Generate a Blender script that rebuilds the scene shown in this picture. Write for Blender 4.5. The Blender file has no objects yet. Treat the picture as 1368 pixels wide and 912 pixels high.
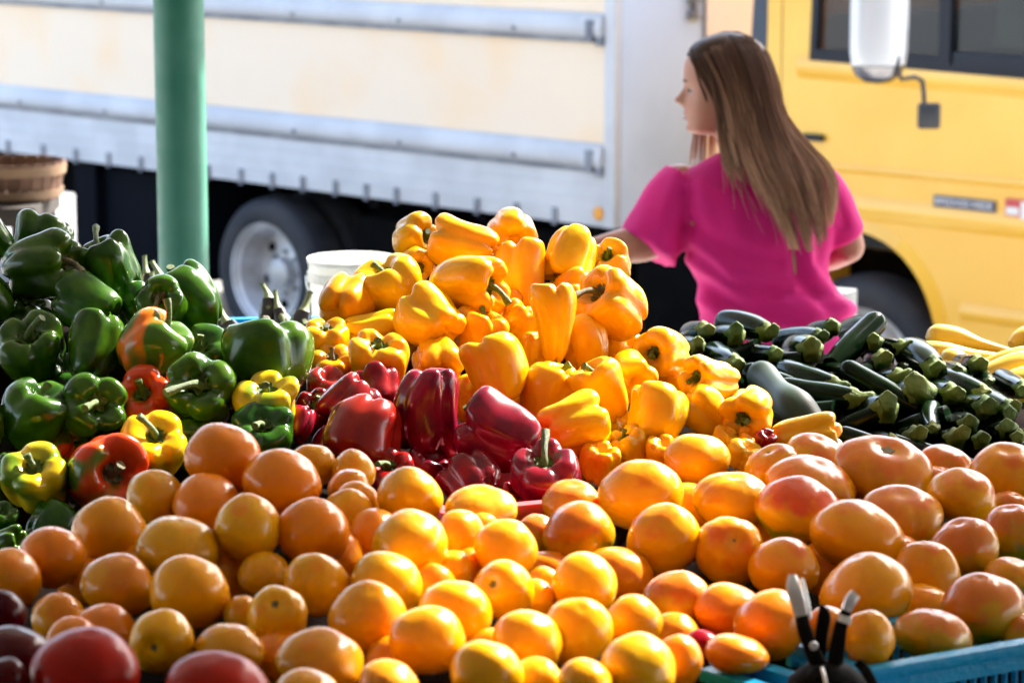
import bpy, bmesh, math, random
from mathutils import Vector, Matrix, Quaternion, noise
PI = math.pi
S = bpy.context.scene
COL = S.collection
rnd = random.Random(7)

# ------------------------------------------------------------------ camera
FPX = 3800.0                      # focal length in pixels of a 1368 px wide frame
PITCH = math.radians(9.9)
CAM = Vector((0, 0, 2.73))
FW = Vector((0, math.cos(PITCH), -math.sin(PITCH)))
UP = Vector((0, math.sin(PITCH), math.cos(PITCH)))
RT = Vector((1, 0, 0))
def ray(u, v): return FW + RT * ((u - 684) / FPX) + UP * ((456 - v) / FPX)
def at(u, v, d): return CAM + ray(u, v) * d
def at_z(u, v, z):
    k = ray(u, v); return CAM + k * ((z - CAM.z) / k.z)
cam = bpy.data.cameras.new('camera'); camo = bpy.data.objects.new('camera', cam); COL.objects.link(camo)
camo.location = CAM; camo.rotation_euler = (PI / 2 - PITCH, 0, 0)
cam.sensor_width = 36; cam.lens = 36 * FPX / 1368; cam.clip_start = .05; cam.clip_end = 800
cam.dof.use_dof = True; cam.dof.focus_distance = 3.65; cam.dof.aperture_fstop = 8.5; cam.dof.aperture_blades = 8
S.camera = camo

# ------------------------------------------------------------------ world and sun
SUN_EL, SUN_AZ = math.radians(40), math.radians(42)      # azimuth from +Y towards +X
w = bpy.data.worlds.new('World'); S.world = w; w.use_nodes = True
nt = w.node_tree; bg = nt.nodes['Background']
sky = nt.nodes.new('ShaderNodeTexSky'); sky.sky_type = 'NISHITA'; sky.sun_disc = False
sky.sun_elevation = SUN_EL; sky.sun_rotation = SUN_AZ; sky.dust_density = 2.5; sky.air_density = 1.0
nt.links.new(sky.outputs[0], bg.inputs[0]); bg.inputs[1].default_value = .15
sl = bpy.data.lights.new('sun', 'SUN'); sl.energy = 3.5; sl.angle = math.radians(.55); sl.color = (1, .95, .86)
so = bpy.data.objects.new('sun', sl); COL.objects.link(so)
sd = Vector((math.sin(SUN_AZ) * math.cos(SUN_EL), math.cos(SUN_AZ) * math.cos(SUN_EL), math.sin(SUN_EL)))
so.rotation_euler = sd.to_track_quat('Z', 'Y').to_euler(); so.location = sd * 40
S.view_settings.view_transform = 'Standard'; S.view_settings.look = 'None'
S.view_settings.exposure = 2.6; S.view_settings.gamma = 1
S.render.engine = 'CYCLES'
cy = S.cycles
cy.max_bounces = 7; cy.diffuse_bounces = 4; cy.glossy_bounces = 3; cy.transmission_bounces = 3; cy.transparent_max_bounces = 6
cy.caustics_reflective = False; cy.caustics_refractive = False; cy.sample_clamp_indirect = 6
cy.use_denoising = True

# ------------------------------------------------------------------ materials
def mat(name, col, rough=.5, metal=0, col2=None, nscale=8, lo=.4, hi=.6, coat=0, sss=0, bump=0, bscale=40, rand=0, coords='Object', spec=None, detail=4, alpha=None, emis=None, sssr=(1, .4, .15), coatr=.08, roughvar=0):
    m = bpy.data.materials.new(name); m.use_nodes = True; n = m.node_tree; L = n.links; b = n.nodes['Principled BSDF']
    b.inputs['Roughness'].default_value = rough; b.inputs['Metallic'].default_value = metal
    if spec is not None: b.inputs['Specular IOR Level'].default_value = spec
    tc = n.nodes.new('ShaderNodeTexCoord')
    rgb = n.nodes.new('ShaderNodeRGB'); rgb.outputs[0].default_value = (*col, 1); c = rgb.outputs[0]
    if col2:
        ns = n.nodes.new('ShaderNodeTexNoise'); ns.inputs['Scale'].default_value = nscale; ns.inputs['Detail'].default_value = detail
        add = n.nodes.new('ShaderNodeVectorMath'); add.operation = 'ADD'
        oi = n.nodes.new('ShaderNodeObjectInfo')
        mu = n.nodes.new('ShaderNodeMath'); mu.operation = 'MULTIPLY'; mu.inputs[1].default_value = 37
        L.new(oi.outputs['Random'], mu.inputs[0]); L.new(tc.outputs[coords], add.inputs[0]); L.new(mu.outputs[0], add.inputs[1]); L.new(add.outputs[0], ns.inputs['Vector'])
        r = n.nodes.new('ShaderNodeValToRGB'); r.color_ramp.elements[0].position = lo; r.color_ramp.elements[1].position = hi
        r.color_ramp.elements[0].color = (*col, 1); r.color_ramp.elements[1].color = (*col2, 1)
        L.new(ns.outputs[0], r.inputs[0]); c = r.outputs[0]
    if rand:
        oi = n.nodes.new('ShaderNodeObjectInfo'); hs = n.nodes.new('ShaderNodeHueSaturation')
        mr = n.nodes.new('ShaderNodeMapRange'); mr.inputs['To Min'].default_value = .5 - .022 * rand; mr.inputs['To Max'].default_value = .5 + .022 * rand
        mv = n.nodes.new('ShaderNodeMapRange'); mv.inputs['To Min'].default_value = 1 - .22 * rand; mv.inputs['To Max'].default_value = 1 + .15 * rand
        fr = n.nodes.new('ShaderNodeMath'); fr.operation = 'MULTIPLY'; fr.inputs[1].default_value = 7.31
        f2 = n.nodes.new('ShaderNodeMath'); f2.operation = 'FRACT'
        L.new(oi.outputs['Random'], mr.inputs[0]); L.new(oi.outputs['Random'], fr.inputs[0]); L.new(fr.outputs[0], f2.inputs[0]); L.new(f2.outputs[0], mv.inputs[0])
        L.new(mr.outputs[0], hs.inputs['Hue']); L.new(mv.outputs[0], hs.inputs['Value']); L.new(c, hs.inputs['Color']); c = hs.outputs[0]
    L.new(c, b.inputs['Base Color'])
    if coat: b.inputs['Coat Weight'].default_value = coat; b.inputs['Coat Roughness'].default_value = coatr
    if sss:
        b.inputs['Subsurface Weight'].default_value = sss; b.inputs['Subsurface Radius'].default_value = sssr; b.inputs['Subsurface Scale'].default_value = .012
    if bump or roughvar:
        bn = n.nodes.new('ShaderNodeTexNoise'); bn.inputs['Scale'].default_value = bscale; bn.inputs['Detail'].default_value = 5
        L.new(tc.outputs['Object'], bn.inputs['Vector'])
        if bump:
            bp = n.nodes.new('ShaderNodeBump'); bp.inputs['Strength'].default_value = bump; bp.inputs['Distance'].default_value = .01
            L.new(bn.outputs[0], bp.inputs['Height']); L.new(bp.outputs[0], b.inputs['Normal'])
        if roughvar:
            mr = n.nodes.new('ShaderNodeMapRange'); mr.inputs['From Min'].default_value = .35; mr.inputs['From Max'].default_value = .65
            mr.inputs['To Min'].default_value = rough - roughvar; mr.inputs['To Max'].default_value = rough + roughvar
            L.new(bn.outputs[0], mr.inputs[0]); L.new(mr.outputs[0], b.inputs['Roughness'])
    if alpha is not None: b.inputs['Alpha'].default_value = alpha
    return m

def blush_mat(name, base, top, bot=None, k=.55, rough=.24):
    """tomato skin: base colour, a blush that grows towards the stem end (local +z) and, if given, unripe green at the blossom end."""
    m = mat(name, base, .25, coat=.28, spec=.28, sss=.22, rand=.45, coatr=.06, bump=.07, bscale=2.2, roughvar=.07); n = m.node_tree; L = n.links; b = n.nodes['Principled BSDF']
    src = b.inputs['Base Color'].links[0].from_socket
    tc = n.nodes.new('ShaderNodeTexCoord'); sx = n.nodes.new('ShaderNodeSeparateXYZ'); L.new(tc.outputs['Object'], sx.inputs[0])
    ns = n.nodes.new('ShaderNodeTexNoise'); ns.inputs['Scale'].default_value = 1.6; ns.inputs['Detail'].default_value = 3; L.new(tc.outputs['Object'], ns.inputs['Vector'])
    def band(sign, thr, colr, inp):
        a = n.nodes.new('ShaderNodeMath'); a.operation = 'MULTIPLY_ADD'; a.inputs[1].default_value = .9 * sign; L.new(sx.outputs[2], a.inputs[0])
        s = n.nodes.new('ShaderNodeMath'); s.operation = 'MULTIPLY'; s.inputs[1].default_value = 1.5; L.new(ns.outputs[0], s.inputs[0]); L.new(s.outputs[0], a.inputs[2])
        mr = n.nodes.new('ShaderNodeMapRange'); mr.interpolation_type = 'SMOOTHSTEP'; mr.inputs['From Min'].default_value = thr; mr.inputs['From Max'].default_value = thr + .5; mr.inputs['To Max'].default_value = .85
        L.new(a.outputs[0], mr.inputs[0])
        mx = n.nodes.new('ShaderNodeMix'); mx.data_type = 'RGBA'; L.new(mr.outputs[0], mx.inputs[0]); L.new(inp, mx.inputs[6]); mx.inputs[7].default_value = (*colr, 1); return mx.outputs[2]
    c = band(1, k + .55, top, src)
    if bot: c = band(-1, k + .45, bot, c)
    L.new(c, b.inputs['Base Color']); return m

# ------------------------------------------------------------------ mesh helpers
def smooth(me, ang=None):
    for p in me.polygons: p.use_smooth = True
    if ang is not None:
        try: me.set_sharp_from_angle(angle=math.radians(ang))
        except Exception: pass
def tag(o, label=None, cat=None, group=None, kind=None):
    if label: o['label'] = label
    if cat: o['category'] = cat
    if group: o['group'] = group
    if kind: o['kind'] = kind
    return o
def empty(name, loc=(0, 0, 0), mtx=None):
    o = bpy.data.objects.new(name, None); COL.objects.link(o); o.empty_display_size = .1
    if mtx is not None: o.matrix_world = mtx
    else: o.location = loc
    return o
def link(name, me, m=None, parent=None, mtx=None):
    o = bpy.data.objects.new(name, me); COL.objects.link(o)
    if m is not None and not me.materials:
        for q in (m if isinstance(m, (list, tuple)) else [m]): me.materials.append(q)
    if parent is not None: o.parent = parent
    if mtx is not None:
        if parent is not None: o.matrix_local = mtx
        else: o.matrix_world = mtx
    return o
class MB:
    """collects shapes and links them as ONE mesh object"""
    def __init__(s): s.bm = bmesh.new(); s.mi = 0
    def _add(s, vs, fs):
        v = [s.bm.verts.new(p) for p in vs]
        for f in fs:
            try: fc = s.bm.faces.new([v[i] for i in f]); fc.material_index = s.mi
            except ValueError: pass
        return v
    def box(s, a, b, bev=0):
        x0, y0, z0 = a; x1, y1, z1 = b
        x0, x1 = min(x0, x1), max(x0, x1); y0, y1 = min(y0, y1), max(y0, y1); z0, z1 = min(z0, z1), max(z0, z1)
        v = s._add([(x0, y0, z0), (x1, y0, z0), (x1, y1, z0), (x0, y1, z0), (x0, y0, z1), (x1, y0, z1), (x1, y1, z1), (x0, y1, z1)],
                   [(0, 3, 2, 1), (4, 5, 6, 7), (0, 1, 5, 4), (1, 2, 6, 5), (2, 3, 7, 6), (3, 0, 4, 7)])
        if bev:
            es = list({e for q in v for e in q.link_edges}); bmesh.ops.bevel(s.bm, geom=es, offset=bev, segments=2, affect='EDGES', profile=.6)
        return s
    def tube(s, pts, rad, n=10, cap=True):
        pts = [Vector(p) for p in pts]; N = len(pts)
        rad = rad if isinstance(rad, (list, tuple)) else [rad] * N
        t0 = (pts[1] - pts[0]).normalized(); up = Vector((0, 0, 1)) if abs(t0.z) < .9 else Vector((1, 0, 0))
        a = t0.cross(up).normalized(); rings = []
        for i, p in enumerate(pts):
            t = ((pts[min(i + 1, N - 1)] - pts[max(i - 1, 0)])).normalized()
            a = (a - t * a.dot(t)).normalized(); b = t.cross(a)
            rings.append([s.bm.verts.new(p + (a * math.cos(2 * PI * k / n) + b * math.sin(2 * PI * k / n)) * rad[i]) for k in range(n)])
        for i in range(N - 1):
            for k in range(n):
                f = s.bm.faces.new((rings[i][k], rings[i][(k + 1) % n], rings[i + 1][(k + 1) % n], rings[i + 1][k])); f.material_index = s.mi
        if cap:
            f = s.bm.faces.new(list(reversed(rings[0]))); f.material_index = s.mi; f = s.bm.faces.new(rings[-1]); f.material_index = s.mi
        return s
    def lathe(s, prof, n=24, c=(0, 0, 0), axis=None, fn=None):
        """prof = [(r, h)], turned about axis (default z) through c"""
        q = Vector(axis).to_track_quat('Z', 'Y') if axis is not None else Quaternion(); c = Vector(c); rings = []
        for r, h in prof:
            if r < 1e-6: rings.append([s.bm.verts.new(c + q @ Vector((0, 0, h)))])
            else: rings.append([s.bm.verts.new(c + q @ Vector((r * math.cos(2 * PI * k / n), r * math.sin(2 * PI * k / n), h))) for k in range(n)])
        for i in range(len(rings) - 1):
            A, B = rings[i], rings[i + 1]
            for k in range(n):
                k2 = (k + 1) % n
                if len(A) == 1 and len(B) == 1: continue
                if len(A) == 1: vs = (A[0], B[k], B[k2])
                elif len(B) == 1: vs = (A[k], A[k2], B[0])
                else: vs = (A[k], A[k2], B[k2], B[k])
                try: f = s.bm.faces.new(vs); f.material_index = s.mi
                except ValueError: pass
        return s
    def prism(s, poly, axis, a, b):
        """poly = 2-D outline, extruded along axis (0 x, 1 y, 2 z) from a to b"""
        def P(p, h):
            q = [0, 0, 0]; o = [i for i in range(3) if i != axis]; q[o[0]], q[o[1]] = p; q[axis] = h; return q
        n = len(poly); s._add([P(p, a) for p in poly] + [P(p, b) for p in poly],
                              [tuple(range(n)), tuple(range(2 * n - 1, n - 1, -1))] + [(i, n + i, n + (i + 1) % n, (i + 1) % n) for i in range(n)])
        return s
    def mesh(s, name, sm=None):
        bmesh.ops.recalc_face_normals(s.bm, faces=s.bm.faces); me = bpy.data.meshes.new(name); s.bm.to_mesh(me); s.bm.free()
        if sm is not None: smooth(me, sm)
        return me
    def build(s, name, m, parent=None, sm=40, mtx=None): return link(name, s.mesh(name, sm), m, parent, mtx)

def catmull(P, n):
    out = []; N = len(P) - 1
    for i in range(n):
        t = i / (n - 1) * N; k = min(int(t), N - 1); t -= k
        p0, p1, p2, p3 = P[max(k - 1, 0)], P[k], P[k + 1], P[min(k + 2, N)]
        out.append(tuple(.5 * ((2 * b) + (-a + c) * t + (2 * a - 5 * b + 4 * c - d) * t * t + (-a + 3 * b - 3 * c + d) * t ** 3) for a, b, c, d in zip(p0, p1, p2, p3)))
    return out
def resample(P, n): return [Vector(p) for p in catmull([tuple(p) for p in P], n)]
# ------------------------------------------------------------------ produce: shapes
SKIN = {
 'green': mat('green_pepper_skin', (.016, .070, .003), .2, col2=(.045, .13, .004), nscale=1.3, coat=.12, spec=.35, sss=.08, rand=.8, sssr=(.4, 1, .1)),
 'turning': mat('turning_pepper_skin', (.06, .15, .012), .2, col2=(.8, .17, .008), nscale=.9, lo=.50, hi=.60, detail=1, coat=.2, spec=.35, sss=.15),
 'redgreen': mat('red_orange_pepper_skin', (.72, .06, .008), .2, col2=(.10, .17, .012), nscale=.8, lo=.54, hi=.62, detail=1, coat=.2, spec=.35, sss=.15),
 'lime': mat('yellow_green_pepper_skin', (.16, .27, .012), .2, col2=(.72, .50, .01), nscale=.9, lo=.44, hi=.58, detail=1, coat=.2, spec=.35, sss=.15),
 'lemon': mat('lemon_pepper_skin', (.85, .52, .004), .2, col2=(.50, .42, .004), nscale=1.3, lo=.6, hi=.75, coat=.2, spec=.35, sss=.2),
 'yellow': mat('golden_pepper_skin', (.84, .41, .002), .24, col2=(.86, .48, .004), nscale=1.4, coat=.2, spec=.3, sss=.25, bump=.10, bscale=2.6, roughvar=.05, rand=.55),
 'amber': mat('amber_pepper_skin', (.82, .34, .001), .24, col2=(.84, .41, .003), nscale=1.4, coat=.2, spec=.3, sss=.25, bump=.10, bscale=2.6, roughvar=.05, rand=.45),
 'red': mat('red_pepper_skin', (.33, .004, .008), .2, col2=(.24, .004, .012), nscale=1.6, coat=.25, spec=.4, sss=.12, rand=.4, sssr=(1, .1, .1)),
 'plum': mat('dark_red_pepper_skin', (.15, .002, .016), .2, col2=(.28, .004, .014), nscale=1.6, coat=.25, spec=.4, sss=.1, rand=.4, sssr=(1, .1, .1)),
 'gold': blush_mat('golden_tomato_skin', (.84, .38, .001), (.82, .28, .001), k=.8),
 'orange': blush_mat('orange_tomato_skin', (.82, .27, .001), (.80, .20, .001), k=.75),
 'dull': blush_mat('shaded_golden_tomato_skin', (.76, .31, .001), (.70, .20, .001), k=.5),  # golden skin with the oranger tone of the shaded side put in
 'pale': blush_mat('pale_yellow_tomato_skin', (.80, .38, .006), (.84, .26, .004), k=.6),
 'blush': blush_mat('blushing_heirloom_skin', (.82, .36, .0005), (.72, .12, .004), k=.68),
 'pink': blush_mat('pink_heirloom_skin', (.80, .34, .001), (.74, .16, .02), k=.50),
 'rainbow': blush_mat('rainbow_heirloom_skin', (.80, .38, .004), (.66, .03, .012), (.16, .30, .003), k=.25),
 'olive': blush_mat('olive_heirloom_skin', (.62, .32, .002), (.66, .14, .006), (.15, .25, .002), k=.30),
 'tomato_red': mat('red_tomato_skin', (.40, .002, .001), .26, col2=(.33, .002, .001), nscale=1.4, spec=.2, sss=.2, rand=.3),
 'tomato_dark': mat('dark_red_tomato_skin', (.07, .001, .002), .22, spec=.2, coat=.1, rand=.3),
}
M_STEM = mat('green_stem', (.05, .11, .012), .5, col2=(.13, .18, .03), nscale=14, bump=.4, bscale=60)
M_STEMY = mat('brown_stem', (.10, .075, .03), .6, col2=(.20, .17, .07), nscale=18, bump=.5, bscale=60)
M_SCAR = mat('stem_scar', (.09, .11, .03), .7, col2=(.16, .10, .04), nscale=20)
M_ZUC = mat('zucchini_skin', (.002, .008, .003), .15, col2=(.007, .024, .008), nscale=9, lo=.45, hi=.62, spec=.13, rand=.6, detail=8)
M_GREY = mat('grey_green_squash_skin', (.014, .032, .018), .42, col2=(.03, .052, .032), nscale=5, spec=.25)
M_ZSTEM = mat('zucchini_stem', (.06, .12, .010), .7, col2=(.20, .26, .045), nscale=20, bump=.4, bscale=80, rand=.6)
M_SQ = mat('yellow_squash_skin', (.86, .56, .045), .35, col2=(.84, .58, .09), nscale=5, coat=.2, sss=.2, rand=.4)
M_EGG = mat('eggplant_skin', (.005, .002, .008), .14, coat=.4, coatr=.05)
M_CAL = mat('eggplant_calyx', (.20, .26, .10), .55, col2=(.32, .36, .18), nscale=12, bump=.3)

PROF = [(0, .50), (.12, .52), (.25, .68), (.42, .88), (.62, .98), (.83, .92), (.96, .70), (1.0, .38), (.985, 0), (.95, -.38), (.87, -.70), (.71, -.92), (.50, -1.0), (.30, -.95), (.13, -.87), (0, -.84)]
def pepper_mesh(seed, nl, taper=.0, depth=1.0):
    r = random.Random(seed); nth, ntt = 56, 34; prof = catmull(PROF, ntt)
    gr = [2 * PI * (k + r.uniform(-.13, .13)) / nl for k in range(nl)]; dep = [r.uniform(.7, 1.25) * depth for _ in gr]
    amp = [r.uniform(.88, 1.06) for _ in gr]; hgt = [r.uniform(-.07, .05) for _ in gr]; bh = [r.uniform(-.10, .06) for _ in gr]
    bx, by = r.uniform(-.13, .13), r.uniform(-.13, .13); ph = [r.uniform(0, 6.3) for _ in range(6)]
    bm = bmesh.new(); rings = []
    for i, (rho, z) in enumerate(prof):
        t = i / (ntt - 1); sh = math.exp(-((t - .26) / .12) ** 2); bo = math.exp(-((t - .83) / .11) ** 2)
        A = .27 * sh + .27 * bo + .12 * (1 - math.exp(-(min(t, 1 - t) / .12) ** 2))
        ring = []
        for k in range(nth):
            th = 2 * PI * k / nth; g = 0; lob = 0; ws = 0
            for j, a in enumerate(gr):
                dlt = (th - a + PI) % (2 * PI) - PI; g += dep[j] * math.exp(-(dlt / .25) ** 2)
                mid = a + PI / nl; dm = (th - mid + PI) % (2 * PI) - PI; wgt = math.exp(-(dm / (1.5 / nl)) ** 2); lob += wgt * j; ws += wgt
                if j == 0: am = hh = bb = 0
                am += wgt * amp[j]; hh += wgt * hgt[j]; bb += wgt * bh[j]
            am /= ws; hh /= ws; bb /= ws
            R = rho * (1 - A * g) * (1 + (am - 1) * min(1, rho * 1.2))
            R *= 1 + .025 * math.sin(2 * th + 3 * z + ph[0]) + .018 * math.sin(3 * th - 4 * z + ph[1])
            zz = z - .20 * g * sh + .17 * g * bo + (hh * sh + bb * bo) * 1.2
            R *= 1 - taper * max(0, (.6 - z)) / 1.6
            p = Vector((R * math.cos(th) + bx * (zz * zz - .3), R * math.sin(th) + by * (zz * zz - .3), zz))
            q = noise.noise(p * 1.3 + Vector((seed * 3.1, 0, 0))) * .06 + noise.noise(p * 3.2 + Vector((0, seed * 1.7, 0))) * .013
            p += p.normalized() * q * (1 if 0 < i < ntt - 1 else 0)
            ring.append(p)
        if rho < 1e-6: rings.append([bm.verts.new((bx * (z * z - .3), by * (z * z - .3), z))])
        else: rings.append([bm.verts.new(p) for p in ring])
    for i in range(len(rings) - 1):
        A_, B_ = rings[i], rings[i + 1]
        for k in range(nth):
            k2 = (k + 1) % nth
            vs = (A_[0], B_[k], B_[k2]) if len(A_) == 1 else ((A_[k], A_[k2], B_[0]) if len(B_) == 1 else (A_[k], A_[k2], B_[k2], B_[k]))
            bm.faces.new(vs)
    bmesh.ops.recalc_face_normals(bm, faces=bm.faces)
    me = bpy.data.meshes.new('bell_pepper'); bm.to_mesh(me); bm.free(); smooth(me); return me, (bx, by)
def stem_mesh(seed, off, ln=.75, bend=.4):
    r = random.Random(seed * 7 + 1); b = MB(); bx, by = off[0] * -.05, off[1] * -.05
    # calyx: a shallow star cup
    n = 20; lob = r.choice([5, 6]); bm = b.bm; c = bm.verts.new((bx, by, .60)); prev = None
    rings = []
    for rr, zz in ((.12, .64), (.20, .66), (.27, .74), (.275, .70), (.20, .58), (.1, .50)):
        rings.append([bm.verts.new((bx + rr * (1 + (.28 * math.cos(lob * 2 * PI * k / n) if rr > .18 else 0)) * math.cos(2 * PI * k / n), by + rr * (1 + (.28 * math.cos(lob * 2 * PI * k / n) if rr > .18 else 0)) * math.sin(2 * PI * k / n), zz + r.uniform(-.01, .01))) for k in range(n)])
    for k in range(n): bm.faces.new((c, rings[0][k], rings[0][(k + 1) % n]))
    for i in range(len(rings) - 1):
        for k in range(n): bm.faces.new((rings[i][k], rings[i][(k + 1) % n], rings[i + 1][(k + 1) % n], rings[i + 1][k]))
    a = r.uniform(0, 6.3); pts = []; rad = []
    for i in range(9):
        t = i / 8; d = bend * t * t; pts.append((bx + math.cos(a) * d, by + math.sin(a) * d, .58 + ln * (t - .25 * bend * t * t))); rad.append(.135 - .05 * math.sin(min(1, t * 1.5) * PI / 2) + (.035 if i >= 7 else 0))
    b.tube(pts, rad, n=9)
    for v in bm.verts: v.co += Vector((noise.noise(v.co * 9 + Vector((seed, 0, 0))), noise.noise(v.co * 9 + Vector((0, seed, 5))), 0)) * .02
    return b.mesh('stem', 50)
PEP = {}
def get_pepper(shape, k):
    """shape: b blocky, l long tapered, s squat"""
    key = (shape, k % 6)
    if key not in PEP:
        sd_ = {'b': 11, 'l': 41, 's': 71}[shape] + k % 6
        me, off = pepper_mesh(sd_, [4, 3, 4, 3, 4, 5][k % 6] if shape != 'l' else 3, {'b': .12, 'l': .42, 's': .03}[shape], {'b': 1, 'l': .7, 's': 1.15}[shape])
        PEP[key] = (me, [stem_mesh(sd_ + j * 100, off, ln, bd) for j, (ln, bd) in enumerate(((.55, .25), (.95, .55), (.85, .95)))])
    return PEP[key]
def tomato_mesh(seed, ribs, amp, dim=.2):
    r = random.Random(seed); nth, ntt = 56, 30; bm = bmesh.new(); rings = []; ph = r.uniform(0, 6)
    ra = [r.uniform(.5, 1.3) for _ in range(ribs)]
    for i in range(ntt):
        t = PI * i / (ntt - 1); rho = math.sin(t); z = math.cos(t)
        z -= dim * math.exp(-(rho / .28) ** 2) * (1 if z > 0 else 0); z += .05 * math.exp(-(rho / .25) ** 2) * (1 if math.cos(t) < 0 else 0)
        ring = []
        for k in range(nth):
            th = 2 * PI * k / nth; j = int((th + .0001) / (2 * PI) * ribs) % ribs
            rb = 1 - amp * ra[j] * (1 - abs(math.sin(th * ribs / 2))) ** 2 * (rho ** .5 if i else 0) * (.35 + .65 * (z * .5 + .5))
            p = Vector((rho * math.cos(th) * rb, rho * math.sin(th) * rb, z * (1 - amp * .5 * (1 - rb))))
            p += p.normalized() * (noise.noise(p * .9 + Vector((seed * 2.3, 0, 0))) * .10 + noise.noise(p * 2 + Vector((0, seed, 0))) * .025) if 0 < i < ntt - 1 else Vector()
            ring.append(p)
        rings.append([bm.verts.new((0, 0, z))] if i in (0, ntt - 1) else [bm.verts.new(p) for p in ring])
    for i in range(ntt - 1):
        A, B = rings[i], rings[i + 1]
        for k in range(nth):
            k2 = (k + 1) % nth
            bm.faces.new((A[0], B[k], B[k2]) if len(A) == 1 else ((A[k], A[k2], B[0]) if len(B) == 1 else (A[k], A[k2], B[k2], B[k])))
    bmesh.ops.recalc_face_normals(bm, faces=bm.faces); me = bpy.data.meshes.new('tomato'); bm.to_mesh(me); bm.free(); smooth(me); return me
TOM = {}
def get_tomato(shape, k):
    key = (shape, k % 6)
    if key not in TOM: TOM[key] = tomato_mesh({'r': 5, 'h': 55}[shape[0]] + k % 6, {'r': 5, 'h': 7}[shape[0]], {'r': .008, 'h': .05}[shape[0]], .2 if 's' in shape else {'r': .03, 'h': .12}[shape[0]])
    return TOM[key]
def scar_mesh():
    b = MB(); n = 16; bm = b.bm; c = bm.verts.new((0, 0, .815)); r1 = [bm.verts.new((.13 * (1 + .45 * math.cos(5 * 2 * PI * k / n)) * math.cos(2 * PI * k / n), .13 * (1 + .45 * math.cos(5 * 2 * PI * k / n)) * math.sin(2 * PI * k / n), .835)) for k in range(n)]
    r2 = [bm.verts.new((v.co.x * .9, v.co.y * .9, .78)) for v in r1]
    for k in range(n): bm.faces.new((c, r1[k], r1[(k + 1) % n])); bm.faces.new((r1[k], r2[k], r2[(k + 1) % n], r1[(k + 1) % n]))
    return b.mesh('stem_scar', 60)
SCAR = scar_mesh()

# ------------------------------------------------------------------ heap items: (u, v, width px, height px, stem axis (right, up, to viewer), look, depth nudge, label, options)
# options: shape letter, st = stem style 0-2 or None, scar
ITEMS = []
def heap(name, cat, group, depth, rows, shape, stem_default=0):
    for i, r in enumerate(rows):
        u, v, wp, hp, ax, look, dz, lab = r[:8]; o = r[8] if len(r) > 8 else {}
        d = depth(v) + dz
        if dz >= .05 and wp <= 64: wp, hp = wp * 1.28, hp * 1.28
        ITEMS.append(dict(name=name, cat=cat, group=group, u=u, v=v, w=wp, h=hp, ax=ax, look=look, d0=d, d=d, lab=lab, shape=o.get('shape', shape), st=o.get('st', stem_default), scar=o.get('scar', False), k=o.get('k', i * 5 + len(rows)), stm=o.get('stm'), roll=o.get('roll'), grp=name + group))
def lerp(v, v0, d0, v1, d1): t = (v - v0) / (v1 - v0); return d0 + (d1 - d0) * t
def dims(it):
    x, y, z = it['ax']; L = math.sqrt(x * x + y * y + z * z); x, y, z = x / L, y / L, z / L
    s = abs(x) + abs(y) + 1e-6; K = 1.05; along = (it['w'] * abs(x) + it['h'] * abs(y)) / s; perp = (it['w'] * abs(y) + it['h'] * abs(x)) / s
    if abs(z) > .8: W = (it['w'] + it['h']) / 2; Ln = W * .95
    elif it['name'] == 'tomato': W = perp; Ln = (along - W * z * z * .6) / max(.4, math.sqrt(x * x + y * y)); Ln = max(.6 * W, min(1.3 * W, Ln))
    else: W = perp * .98; Ln = (along - .60 * W * abs(z)) / max(.4, math.sqrt(x * x + y * y)); Ln = max(.74 * W, min((1.7 if it['shape'] == 'l' else 1.38) * W, Ln))
    K = 1.05 if it['name'] == 'tomato' else 1.10
    return W * K, Ln * K
def relax():
    P = ITEMS
    for it in P: it['r'] = sum(dims(it)) / 4 * .90
    for _ in range(60):
        for i in range(len(P)):
            a = P[i]
            for j in range(i + 1, len(P)):
                b = P[j]; du, dv = a['u'] - b['u'], a['v'] - b['v']; rr = a['r'] + b['r']
                if abs(du) > rr or abs(dv) > rr: continue
                lat = math.hypot(du, dv)
                if lat >= rr: continue
                dm = (a['d'] + b['d']) / 2; need = math.sqrt(rr * rr - lat * lat) / FPX * dm
                df = b['d'] - a['d']; sg = 1 if (b['d0'] - a['d0']) >= 0 else -1
                if sg * df < need:
                    c = (need - sg * df) * .35; a['d'] -= sg * c * .5; b['d'] += sg * c * .5
        for it in P: it['d'] += (it['d0'] - it['d']) * .04
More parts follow.
